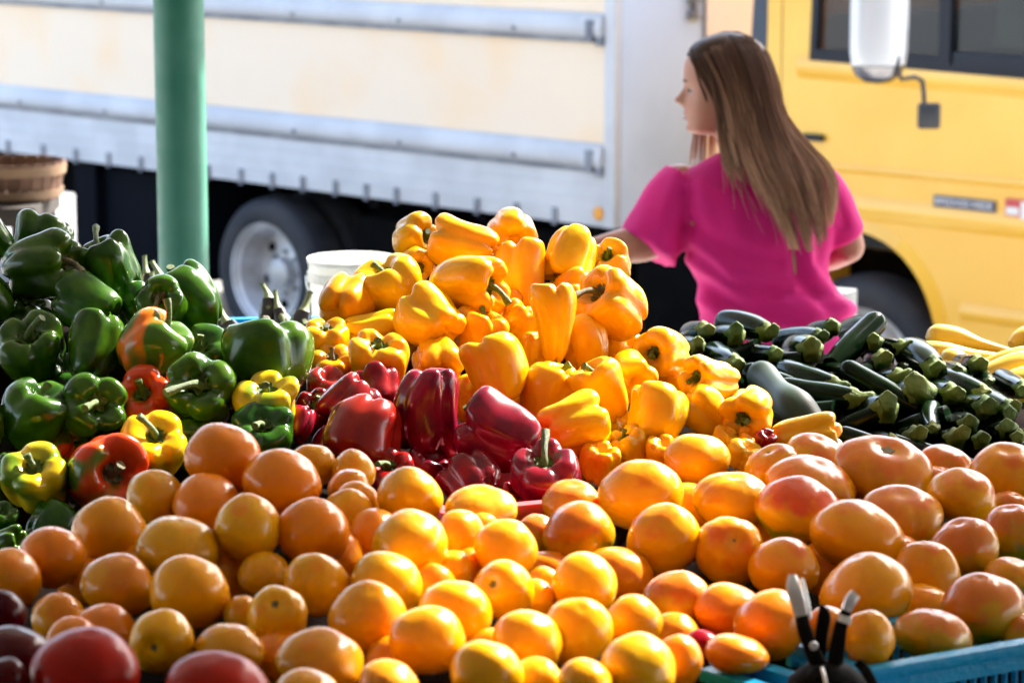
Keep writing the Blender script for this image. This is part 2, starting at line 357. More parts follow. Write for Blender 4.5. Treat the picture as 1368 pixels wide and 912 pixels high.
def place_items():
    for n_, it in enumerate(ITEMS):
        W, Ln = dims(it); d = it['d']; W = W / FPX * d; Ln = Ln / FPX * d
        x, y, z = it['ax']; axis = (RT * x + UP * y - FW * z).normalized()
        q = axis.to_track_quat('Z', 'Y'); roll = it['roll'] if it['roll'] is not None else rnd.uniform(0, 2 * PI)
        q = q @ Quaternion((0, 0, 1), roll)
        M = Matrix.Translation(at(it['u'], it['v'], d)) @ q.to_matrix().to_4x4() @ Matrix.Diagonal((W / 2, W / 2, Ln / 2, 1))
        if it['name'] == 'bell_pepper':
            me, stems = get_pepper(it['shape'], it['k'])
            o = bpy.data.objects.new('bell_pepper', me)
        else:
            me = get_tomato(it['shape'] + ('s' if it['scar'] else ''), it['k']); o = bpy.data.objects.new('tomato', me)
        COL.objects.link(o); o.matrix_world = M
        if not me.materials: me.materials.append(SKIN[it['look']])
        o.material_slots[0].link = 'OBJECT'; o.material_slots[0].material = SKIN[it['look']]
        tag(o, it['lab'], it['cat'], it['group'])
        if it['name'] == 'bell_pepper' and it['st'] is not None:
            s = bpy.data.objects.new('stem', stems[it['st']]); COL.objects.link(s); s.parent = o
            if not stems[it['st']].materials: stems[it['st']].materials.append(M_STEM)
            if it['stm']: s.material_slots[0].link = 'OBJECT'; s.material_slots[0].material = M_STEMY
            s.matrix_local = Matrix.Diagonal((1, 1, W / Ln if Ln > W else 1, 1)) if Ln > W else Matrix()
            if Ln > W: s.location.z = .6 * (1 - W / Ln)
        if it['scar']:
            s = bpy.data.objects.new('stem_scar', SCAR); COL.objects.link(s); s.parent = o
            if not SCAR.materials: SCAR.materials.append(M_SCAR)
        it['obj'] = o; it['pos'] = at(it['u'], it['v'], d); it['rad'] = W / 2
    return
# ------------------------------------------------------------------ what lies in each heap
N = None
GP = 'green and turning bell peppers heaped by the post'
heap('bell_pepper', 'bell pepper', GP, lambda v: lerp(v, 300, 3.78, 700, 3.22), [
 (54, 316, 84, 58, (.3, .9, -.2), 'green', .05, 'dark green bell pepper with a brownish shoulder, topmost of the green heap', dict(st=N)),
 (56, 355, 104, 88, (.92, .15, .35), 'green', -.03, 'big dark green pepper near the top with a thin dark stem pointing sideways', dict(st=1, stm=1, roll=1)),
 (143, 358, 76, 88, (-.35, .85, .2), 'green', .0, 'upright green pepper behind the big dark one, its green stem curled down', dict(st=2)),
 (118, 405, 96, 64, (-.8, .3, -.3), 'green', .0, 'green pepper lying on its side below the top two, lobed end out', dict(st=N)),
 (-18, 322, 62, 66, (-.5, .5, .2), 'green', 0, 'pale glinting green pepper cut off by the picture edge beside the topmost one', dict(st=N)),
 (-12, 402, 62, 62, (-.5, .5, .2), 'green', 0, 'green pepper cut by the edge, under the big dark one', dict(st=N)),
 (127, 464, 74, 92, (.1, .85, -.4), 'green', -.02, 'tall smooth green pepper without a visible stem in mid heap', dict(st=N, k=1)),
 (44, 470, 92, 92, (-.1, .62, .75), 'green', 0, 'dark green pepper facing out with a thick upright stem and a dry twig', dict(st=1, k=2)),
 (34, 422, 72, 60, (.3, .7, .3), 'green', .07, 'shaded green pepper wedged behind the one with a dry twig', dict(st=0)),
 (202, 462, 88, 88, (.55, .62, .15), 'turning', -.04, 'green pepper blotched with orange and a stem leaning up to the post', dict(st=1, k=1)),
 (252, 402, 82, 96, (-.55, .8, .1), 'green', .03, 'glossy green pepper with a broad shiny lobe, nearest the foot of the post', dict(st=0, k=2)),
 (218, 402, 58, 68, (-.1, .25, .95), 'green', -.02, 'small dark green pepper with a curled dry stem facing out, by the post', dict(st=2, stm=1)),
 (184, 406, 46, 40, (-.3, .4, -.3), 'green', .05, 'little knobbly green pepper between the upright one and the post', dict(st=N)),
 (186, 432, 50, 44, (-.3, .4, -.3), 'green', .10, 'green pepper deep in the gap above the orange blotched one', dict(st=N)),
 (268, 478, 62, 50, (0, .6, .7), 'green', .05, 'green pepper tucked under the glossy one with its calyx facing out', dict(st=0)),
 (44, 557, 90, 94, (.35, .88, .3), 'green', -.02, 'pointed green pepper with heavy ridges and a stout stem standing up', dict(st=0, k=1)),
 (124, 545, 92, 84, (.3, .25, .92), 'green', -.02, 'four lobed green pepper seen stem on with its stem pointing to the orange one', dict(st=1, k=0)),
 (194, 536, 86, 72, (0, .45, .9), 'redgreen', .01, 'small orange and green pepper seen stem on, behind the lemon yellow one', dict(st=0, k=2)),
 (269, 530, 96, 94, (.0, .5, .86), 'green', -.01, 'large green pepper with a hooked stem, stem side out', dict(st=2, k=0)),
 (357, 478, 118, 90, (-.12, .95, -.05), 'green', -.02, 'widest bright green pepper lying against the yellow heap by the blue crate', dict(st=0, stm=1, k=1, shape='s')),
 (357, 540, 88, 76, (.0, .82, .55), 'lime', -.02, 'yellow and green striped pepper with a thin upright stem next to the reds', dict(st=1, k=0)),
 (352, 584, 84, 56, (0, .7, .7), 'green', .02, 'green pepper with a tall pale stem, just above the orange tomatoes', dict(st=1, k=4)),
 (207, 597, 92, 78, (.12, .65, .75), 'lemon', -.02, 'lemon yellow pepper with a thick green stem among the green ones', dict(st=1, k=0)),
 (262, 596, 54, 50, (.2, .7, .6), 'green', .05, 'green pepper almost hidden beside the lemon yellow one, hooked stem showing', dict(st=2)),
 (139, 632, 110, 98, (.40, .02, .9), 'redgreen', -.03, 'large red orange pepper with a green lobe and deep stem hollow', dict(st=0, stm=1, k=1)),
 (77, 598, 36, 34, (.2, .5, -.4), 'redgreen', .07, 'small bit of red orange pepper in the gap beside the large red orange one', dict(st=N)),
 (50, 640, 94, 74, (-.08, .68, .7), 'lime', -.02, 'yellow green pepper with a short stub stem in the lower heap', dict(st=0, k=0)),
 (-2, 646, 60, 76, (.1, .7, .6), 'green', -.01, 'green pepper cut by the edge beside the yellow green one', dict(st=0)),
 (4, 690, 40, 36, (.1, .5, .5), 'green', -.02, 'tiny bright green pepper at the edge under the yellow green one', dict(st=N)),
 (72, 702, 76, 56, (.3, .5, -.4), 'green', .02, 'green pepper half buried between the yellow green one and the orange tomatoes', dict(st=N)),
 (6, 726, 60, 40, (.8, .2, .3), 'green', -.02, 'lowest green pepper, flat against the orange tomatoes at the edge', dict(st=N)),
 (-16, 572, 46, 66, (.1, .7, .5), 'green', 0, 'greyish green pepper sliver at the edge beside the pointed ridged one', dict(st=N)),
 (90, 508, 50, 50, (.1, .7, .5), 'green', .10, 'shaded green pepper deep behind the tall smooth one', dict(st=N)),
 (100, 600, 54, 50, (.1, .7, .5), 'green', .10, 'shaded green pepper deep behind the large red orange one', dict(st=N)),
 (310, 545, 50, 60, (.1, .7, .5), 'green', .08, 'shaded green pepper between the hooked stem one and the striped one', dict(st=N)),
 (232, 488, 48, 44, (.1, .6, .5), 'green', .09, 'shaded green pepper under the orange blotched one', dict(st=0)),
], 'b')
RP = 'dark red bell peppers between the green and yellow heaps'
heap('bell_pepper', 'bell pepper', RP, lambda v: lerp(v, 500, 3.56, 650, 3.34), [
 (572, 548, 92, 114, (-.05, -.97, -.15), 'plum', -.05, 'tall wine red pepper standing stem down in the middle of the reds', dict(st=N, k=0)),
 (487, 577, 102, 94, (-.25, -.85, .25), 'red', -.06, 'brightest red pepper of the reds, squat and glossy', dict(st=N, k=2)),
 (468, 540, 88, 62, (-.5, -.7, .1), 'plum', .02, 'purple red pepper right behind the brightest red one', dict(st=N, k=4)),
 (666, 578, 98, 102, (-.72, .42, -.15), 'plum', -.05, 'leaning wine red pepper with two deep grooves against the yellow heap', dict(st=0, k=1)),
 (726, 638, 92, 72, (.02, .80, .58), 'plum', -.05, 'dark red pepper with a bent green stem on top, next to the pink crate rim', dict(st=2, k=0)),
 (631, 645, 98, 58, (-.4, .5, -.5), 'plum', .0, 'dark red pepper lying low under the leaning wine red one', dict(st=N)),
 (686, 658, 36, 32, (.2, .3, .8), 'red', -.02, 'small bright red pepper tip between the low dark ones', dict(st=N)),
 (567, 628, 62, 48, (.3, .5, .2), 'plum', .04, 'dark red pepper in shade under the tall wine red one', dict(st=N)),
 (522, 636, 76, 48, (-.1, .6, .5), 'red', .0, 'red pepper with a dark green stem peeping over the golden tomatoes', dict(st=1)),
 (434, 517, 54, 46, (.2, .6, .4), 'red', .04, 'small red pepper behind the purple red one beside the wide green pepper', dict(st=N)),
 (505, 520, 54, 44, (-.2, .6, -.4), 'plum', .05, 'dark red pepper behind, under the yellow pepper with the upright stem', dict(st=N)),
 (424, 553, 54, 58, (.0, .5, .7), 'plum', .04, 'dark red pepper with its green calyx facing out below the small red one', dict(st=0)),
 (402, 567, 34, 52, (.2, .8, -.4), 'red', -.01, 'narrow bright red pepper squeezed beside the yellow and green striped one', dict(st=N)),
 (600, 606, 60, 50, (.2, .5, -.4), 'plum', .08, 'shaded dark red pepper behind the gap between the two tallest reds', dict(st=N)),
 (446, 606, 60, 46, (.2, .5, -.4), 'plum', .06, 'shaded dark red pepper under the brightest red one', dict(st=N)),
 (1022, 586, 28, 26, (.2, .5, .4), 'red', .045, 'lone tiny red pepper peeking out under the yellow heap by the zucchini', dict(st=N)),
], 'b')
YP = 'golden yellow bell peppers piled in the tall heap'
heap('bell_pepper', 'bell pepper', YP, lambda v: lerp(v, 300, 3.95, 620, 3.44), [
 (555, 318, 56, 66, (.72, .1, .55), 'yellow', .0, 'yellow pepper at the peak facing sideways with a big green stem hollow', dict(st=0, k=0)),
 (618, 328, 90, 62, (-.9, .25, -.2), 'yellow', -.02, 'yellow pepper lying flat on the peak with three long lobes', dict(st=N, k=1)),
 (625, 379, 104, 82, (.80, -.05, .58), 'amber', -.05, 'large golden pepper under the peak, green stem curling sideways', dict(st=1, k=2)),
 (684, 310, 76, 52, (.15, -.45, .75), 'yellow', .02, 'sun bleached yellow pepper highest up, bottom lobes facing out', dict(st=N, k=0)),
 (698, 369, 66, 92, (0, .9, -.25), 'amber', .0, 'tall golden pepper standing upright under the sun bleached one', dict(st=N, k=1)),
 (762, 345, 74, 82, (-.3, -.85, .3), 'yellow', -.01, 'yellow pepper on the peak nearest the woman, lobes up', dict(st=N, k=2)),
 (815, 354, 60, 52, (-.2, .5, .75), 'yellow', .03, 'small yellow pepper behind, next to the woman arm, with its stem facing out', dict(st=0, k=3)),
 (818, 406, 94, 90, (-.62, .5, .45), 'amber', -.04, 'large golden pepper with a brown stem tip, widest on the slope facing the woman', dict(st=1, stm=1, k=2)),
 (739, 429, 60, 98, (-.05, .97, .1), 'yellow', -.06, 'long narrow yellow pepper pointing straight down the slope', dict(st=N, shape='l', k=0)),
 (779, 456, 58, 78, (-.3, .9, .1), 'yellow', .02, 'yellow pepper with a bright ridge just behind the long narrow one', dict(st=N, k=1)),
 (460, 404, 80, 64, (.2, .35, -.85), 'amber', .0, 'golden pepper at the outer shoulder in front of the white bucket', dict(st=N, k=3)),
 (523, 389, 82, 90, (-.35, .82, .38), 'yellow', -.02, 'tapering yellow pepper with deep top hollow next to the white bucket', dict(st=0, k=1)),
 (577, 428, 90, 82, (-.6, .5, -.55), 'yellow', -.05, 'plump yellow pepper with clean lobes in the centre, no stem showing', dict(st=N, k=0)),
 (496, 438, 72, 44, (.9, .1, -.2), 'lemon', .02, 'yellow pepper lying behind the plump one, mostly covered', dict(st=N)),
 (434, 455, 64, 56, (.1, .86, .42), 'amber', .0, 'small golden pepper with a short dark stem at the blue crate side', dict(st=0, k=0)),
 (442, 490, 62, 50, (.1, .7, .5), 'amber', .02, 'golden pepper low at the blue crate side with a dry calyx', dict(st=0, stm=1, k=4)),
 (506, 482, 86, 64, (.02, .86, .46), 'yellow', -.04, 'squat yellow pepper with a dark upright stem above the dark reds', dict(st=0, k=0, shape='s')),
 (584, 484, 78, 54, (.2, -.5, .8), 'amber', .02, 'golden pepper bottom lobes out, right above the tall wine red pepper', dict(st=N, k=2)),
 (638, 448, 70, 68, (.3, .86, .2), 'amber', .02, 'golden pepper with a short green stem poking up in the centre', dict(st=0, k=3)),
 (664, 491, 82, 84, (-.3, .88, -.1), 'yellow', -.05, 'broad three lobed yellow pepper in the centre of the slope', dict(st=N, k=1)),
 (696, 438, 48, 48, (.3, .5, .1), 'amber', .06, 'shaded golden pepper in the gap beside the long narrow one', dict(st=N)),
 (719, 474, 52, 62, (.1, .8, .1), 'amber', .03, 'golden pepper behind the tip of the long narrow one', dict(st=N)),
 (635, 534, 54, 62, (.1, .8, .1), 'yellow', .03, 'yellow pepper partly behind the two largest reds', dict(st=N)),
 (740, 530, 86, 84, (.22, .92, .1), 'amber', .0, 'golden pepper with its stem up, just above the lying smooth one', dict(st=0, k=1)),
 (806, 522, 74, 88, (-.45, .80, .2), 'yellow', -.02, 'long yellow pepper slanting down with a dark stem at its upper end', dict(st=0, k=3, shape='l')),
 (767, 566, 98, 76, (.85, .28, -.25), 'yellow', -.05, 'smooth yellow pepper lying flat at the heap foot by the reds', dict(st=N, k=0)),
 (819, 462, 60, 54, (.2, .4, .2), 'amber', .06, 'shaded golden pepper under the large brown stemmed one', dict(st=N)),
 (886, 470, 68, 68, (-.62, .0, .78), 'amber', .0, 'orange yellow pepper facing sideways with a black green calyx near the woman', dict(st=0, k=1)),
 (948, 506, 82, 60, (-.66, .08, .72), 'yellow', -.01, 'yellow pepper whose round green stem faces out beside the zucchini', dict(st=0, k=0)),
 (845, 502, 66, 60, (.2, -.4, .85), 'yellow', .0, 'yellow pepper showing its lobed bottom between two golden ones', dict(st=N, k=2)),
 (877, 554, 74, 86, (.2, .86, -.35), 'amber', -.02, 'tall orange yellow pepper standing above the round heirloom tomato', dict(st=N, k=1)),
 (940, 552, 68, 58, (-.6, .55, .1), 'yellow', .0, 'yellow pepper slanting under the one with the round stem', dict(st=N, k=3)),
 (999, 551, 74, 64, (-.32, -.3, .88), 'amber', -.02, 'blocky golden pepper with its dark calyx turned down, beside the grey squash', dict(st=0, k=0)),
 (1080, 585, 90, 58, (.9, .12, .25), 'yellow', .0, 'yellow pepper lying below the zucchini, farthest out of the heap', dict(st=N, k=2)),
 (968, 588, 38, 34, (.3, .5, .3), 'yellow', .03, 'little yellow pepper bit behind the tomatoes, nearer the pile', dict(st=N)),
 (1000, 590, 42, 36, (.3, .5, .3), 'amber', .04, 'little golden pepper bit under the blocky one', dict(st=N)),
 (994, 608, 52, 36, (.3, .6, .3), 'yellow', .0, 'rounded yellow pepper top between the heirloom tomatoes and the blocky pepper', dict(st=N)),
 (802, 618, 52, 58, (.1, .7, .4), 'yellow', .0, 'yellow pepper lobe low behind the round heirloom tomato', dict(st=N)),
 (842, 600, 56, 60, (-.4, .7, .3), 'yellow', .02, 'yellow pepper low at the foot with a green stem tucked under', dict(st=0)),
 (887, 606, 54, 46, (.1, .7, .4), 'amber', .02, 'golden pepper top peeking between the tall one and the tomatoes', dict(st=N)),
 (766, 612, 40, 50, (.1, .7, .4), 'amber', .05, 'golden pepper behind the red one with the bent stem', dict(st=N)),
 (812, 574, 50, 50, (.1, .7, .4), 'lemon', .09, 'greenish yellow pepper in shade between the lying smooth one and the tall one', dict(st=N)),
 (556, 352, 44, 44, (.3, -.2, .8), 'amber', .04, 'golden pepper under the peak with a brown stem in the dark gap', dict(st=0, stm=1)),
 (668, 420, 48, 52, (.3, .2, .5), 'amber', .07, 'golden pepper in shade between the large one and the upright one', dict(st=N)),
 (770, 396, 52, 52, (.3, .2, .5), 'amber', .07, 'golden pepper in shade behind the brown stem tip', dict(st=N)),
 (714, 520, 52, 52, (.3, .4, .3), 'amber', .08, 'golden pepper in shade beside the broad three lobed one', dict(st=N)),
 (545, 448, 50, 56, (.3, .4, .3), 'amber', .09, 'golden pepper in shade under the plump one', dict(st=N)),
 (660, 340, 48, 52, (.3, .4, .3), 'amber', .08, 'golden pepper in shade between the flat lobed one and the upright one', dict(st=N)),
 (905, 520, 52, 50, (.3, .4, .3), 'amber', .08, 'golden pepper in shade behind the two outermost ones', dict(st=N)),
], 'b')
HT = 'blushing orange heirloom tomatoes in the blue crate'
heap('tomato', 'tomato', HT, lambda v: lerp(v, 600, 3.34, 900, 2.62), [
 (1180, 630, 134, 82, (.1, .75, .45), 'pink', .0, 'widest pale pinkish heirloom tomato on top of the heap, dark dent in its shoulder', dict(k=0, scar=1)),
 (1262, 622, 76, 50, (.1, .8, .3), 'pink', .03, 'small pinkish heirloom tomato behind the widest one', dict(k=1)),
 (1344, 632, 96, 76, (.0, .8, .4), 'blush', .0, 'ribbed orange heirloom tomato in the top row under the zucchini stems', dict(k=2)),
 (1088, 610, 86, 54, (.1, .8, .3), 'pink', .02, 'red shouldered heirloom tomato under the outermost yellow pepper', dict(k=3)),
 (1033, 623, 84, 44, (-.3, .8, .4), 'blush', .0, 'flattened orange tomato with a dark scar behind the ribbed ones', dict(k=4, scar=1)),
 (1085, 650, 126, 62, (.15, .85, .3), 'pink', .01, 'broad pinkish topped tomato behind the red yellow green one', dict(k=5)),
 (1066, 682, 112, 86, (.1, .85, .3), 'rainbow', -.05, 'striking tomato fading from red through yellow to green', dict(k=1, shape='r')),
 (1143, 714, 126, 82, (.15, .9, .2), 'blush', -.05, 'smooth bright orange oval tomato in the centre of the heap', dict(k=0, shape='r')),
 (1203, 688, 108, 72, (.0, .8, .35), 'pink', -.01, 'dented pinkish orange tomato just behind the bright oval one', dict(k=2)),
 (1286, 664, 98, 66, (.3, .8, .3), 'pink', -.02, 'egg shaped orange tomato sloping away behind the olive tinged ones', dict(k=5, shape='r')),
 (1350, 674, 54, 30, (.2, .8, .3), 'olive', .04, 'thin sliver of tomato behind the yellow green one at the edge', dict(k=3)),
 (1288, 732, 94, 74, (-.2, .8, .3), 'olive', -.02, 'olive tinged orange tomato with a long highlight beside the bright oval one', dict(k=4)),
 (1352, 714, 82, 78, (-.1, .9, .2), 'olive', -.01, 'yellow green ribbed tomato at the picture edge', dict(k=2)),
 (1238, 769, 84, 96, (-.1, .95, .1), 'blush', -.02, 'upright orange tomato between the oval and the large green yellow one', dict(k=3, shape='r')),
 (1159, 793, 126, 96, (-.25, .9, .2), 'gold', -.05, 'largest yellow orange tomato, directly above the chrome clamp tips', dict(k=4, shape='r')),
 (1049, 759, 98, 74, (.2, .9, .2), 'blush', -.01, 'round orange tomato below the red yellow green one', dict(k=0, shape='r')),
 (974, 736, 104, 78, (.12, .45, .85), 'blush', -.01, 'orange tomato facing out with a small dark stem scar', dict(k=1, scar=1)),
 (1311, 812, 112, 88, (-.1, .85, .35), 'olive', -.03, 'large yellow tomato with green lower side just above the crate rim', dict(k=0, shape='r')),
 (1246, 848, 108, 58, (.2, .9, .1), 'olive', -.01, 'flat brownish orange tomato resting on the crate rim', dict(k=3)),
 (1161, 852, 66, 76, (-.3, .9, .1), 'gold', -.08, 'yellow orange tomato behind the bent arm of the clamp', dict(k=2, shape='r')),
 (1352, 770, 74, 46, (.1, .8, .2), 'blush', .02, 'orange tomato cut by the edge above the large green sided one', dict(k=5)),
 (978, 668, 98, 74, (.0, .85, .35), 'blush', -.03, 'orange tomato with square shoulders beside the red yellow green one', dict(k=4)),
 (856, 662, 112, 92, (-.05, .9, .2), 'blush', -.04, 'round heirloom tomato with a pale pink crown in front of the yellow peppers', dict(k=0, shape='r')),
 (764, 672, 80, 56, (.1, .85, .3), 'pink', .02, 'half hidden pinkish tomato by the pink crate rim', dict(k=1)),
 (773, 714, 98, 80, (-.35, .85, .2), 'olive', -.02, 'dull golden oval tomato tilted under the half hidden pinkish one', dict(k=2, shape='r')),
 (888, 722, 100, 92, (-.3, .8, .3), 'blush', -.03, 'tilted orange tomato with a red brown patch on its crown', dict(k=5, shape='r')),
 (826, 768, 90, 72, (.1, .8, .2), 'orange', .04, 'deep orange tomato in shade between the golden ones and the heirlooms', dict(k=3, shape='r')),
 (904, 800, 88, 72, (-.1, .9, .2), 'olive', .0, 'green tinged orange tomato low in the shade', dict(k=1, shape='r')),
 (975, 815, 94, 66, (.1, .85, .3), 'orange', .0, 'reddish orange flat tomato below the one with the scar', dict(k=2, shape='r')),
 (1030, 835, 92, 92, (.05, .9, .1), 'orange', -.11, 'orange tomato right behind the upright arm of the clamp', dict(k=4, shape='r')),
 (983, 873, 86, 42, (.1, .9, .1), 'orange', -.08, 'flat orange tomato above the small blue corner', dict(k=5, shape='r')),
 (902, 848, 54, 44, (.1, .9, .1), 'orange', .05, 'shaded brown orange tomato beside the lowest golden ones', dict(k=0, shape='r')),
 (938, 862, 50, 42, (.1, .9, .1), 'tomato_red', .04, 'small red orange tomato low in the shade near the blue corner', dict(k=1, shape='r')),
 (932, 612, 88, 62, (.05, .9, .2), 'gold', .0, 'round yellow orange tomato under the slanting yellow peppers', dict(k=2, shape='r')),
 (1255, 650, 52, 40, (.1, .9, .2), 'pink', .06, 'pink sliver of tomato between the widest one and the egg shaped one', dict(k=1)),
 (716, 716, 56, 58, (.05, .9, .2), 'olive', .03, 'dull golden tomato below the pink crate rim', dict(k=3, shape='r')),
 (730, 764, 52, 44, (.05, .9, .2), 'orange', .06, 'shaded orange tomato behind the two round golden ones', dict(k=3, shape='r')),
 (1105, 760, 62, 56, (.05, .9, .2), 'orange', .08, 'shaded orange tomato behind the largest yellow orange one', dict(k=3, shape='r')),
 (1196, 750, 58, 60, (.05, .9, .2), 'orange', .08, 'shaded orange tomato between the oval and the upright one', dict(k=3, shape='r')),
 (1010, 712, 62, 50, (.05, .9, .2), 'orange', .08, 'shaded orange tomato under the square shouldered one', dict(k=3, shape='r')),
 (918, 680, 58, 56, (.05, .9, .2), 'blush', .07, 'shaded orange tomato beside the pale pink crowned one', dict(k=3, shape='r')),
 (1232, 812, 60, 50, (.05, .9, .2), 'orange', .07, 'shaded orange tomato under the upright one', dict(k=3, shape='r')),
 (1104, 840, 60, 60, (.05, .9, .2), 'orange', -.08, 'shaded orange tomato between the clamp arms', dict(k=3, shape='r')),
 (1368, 846, 50, 40, (.05, .9, .2), 'olive', .05, 'olive tomato at the edge right over the crate rim', dict(k=3, shape='r')),
], 'h')
GT = 'golden tomatoes heaped at the front of the stall'
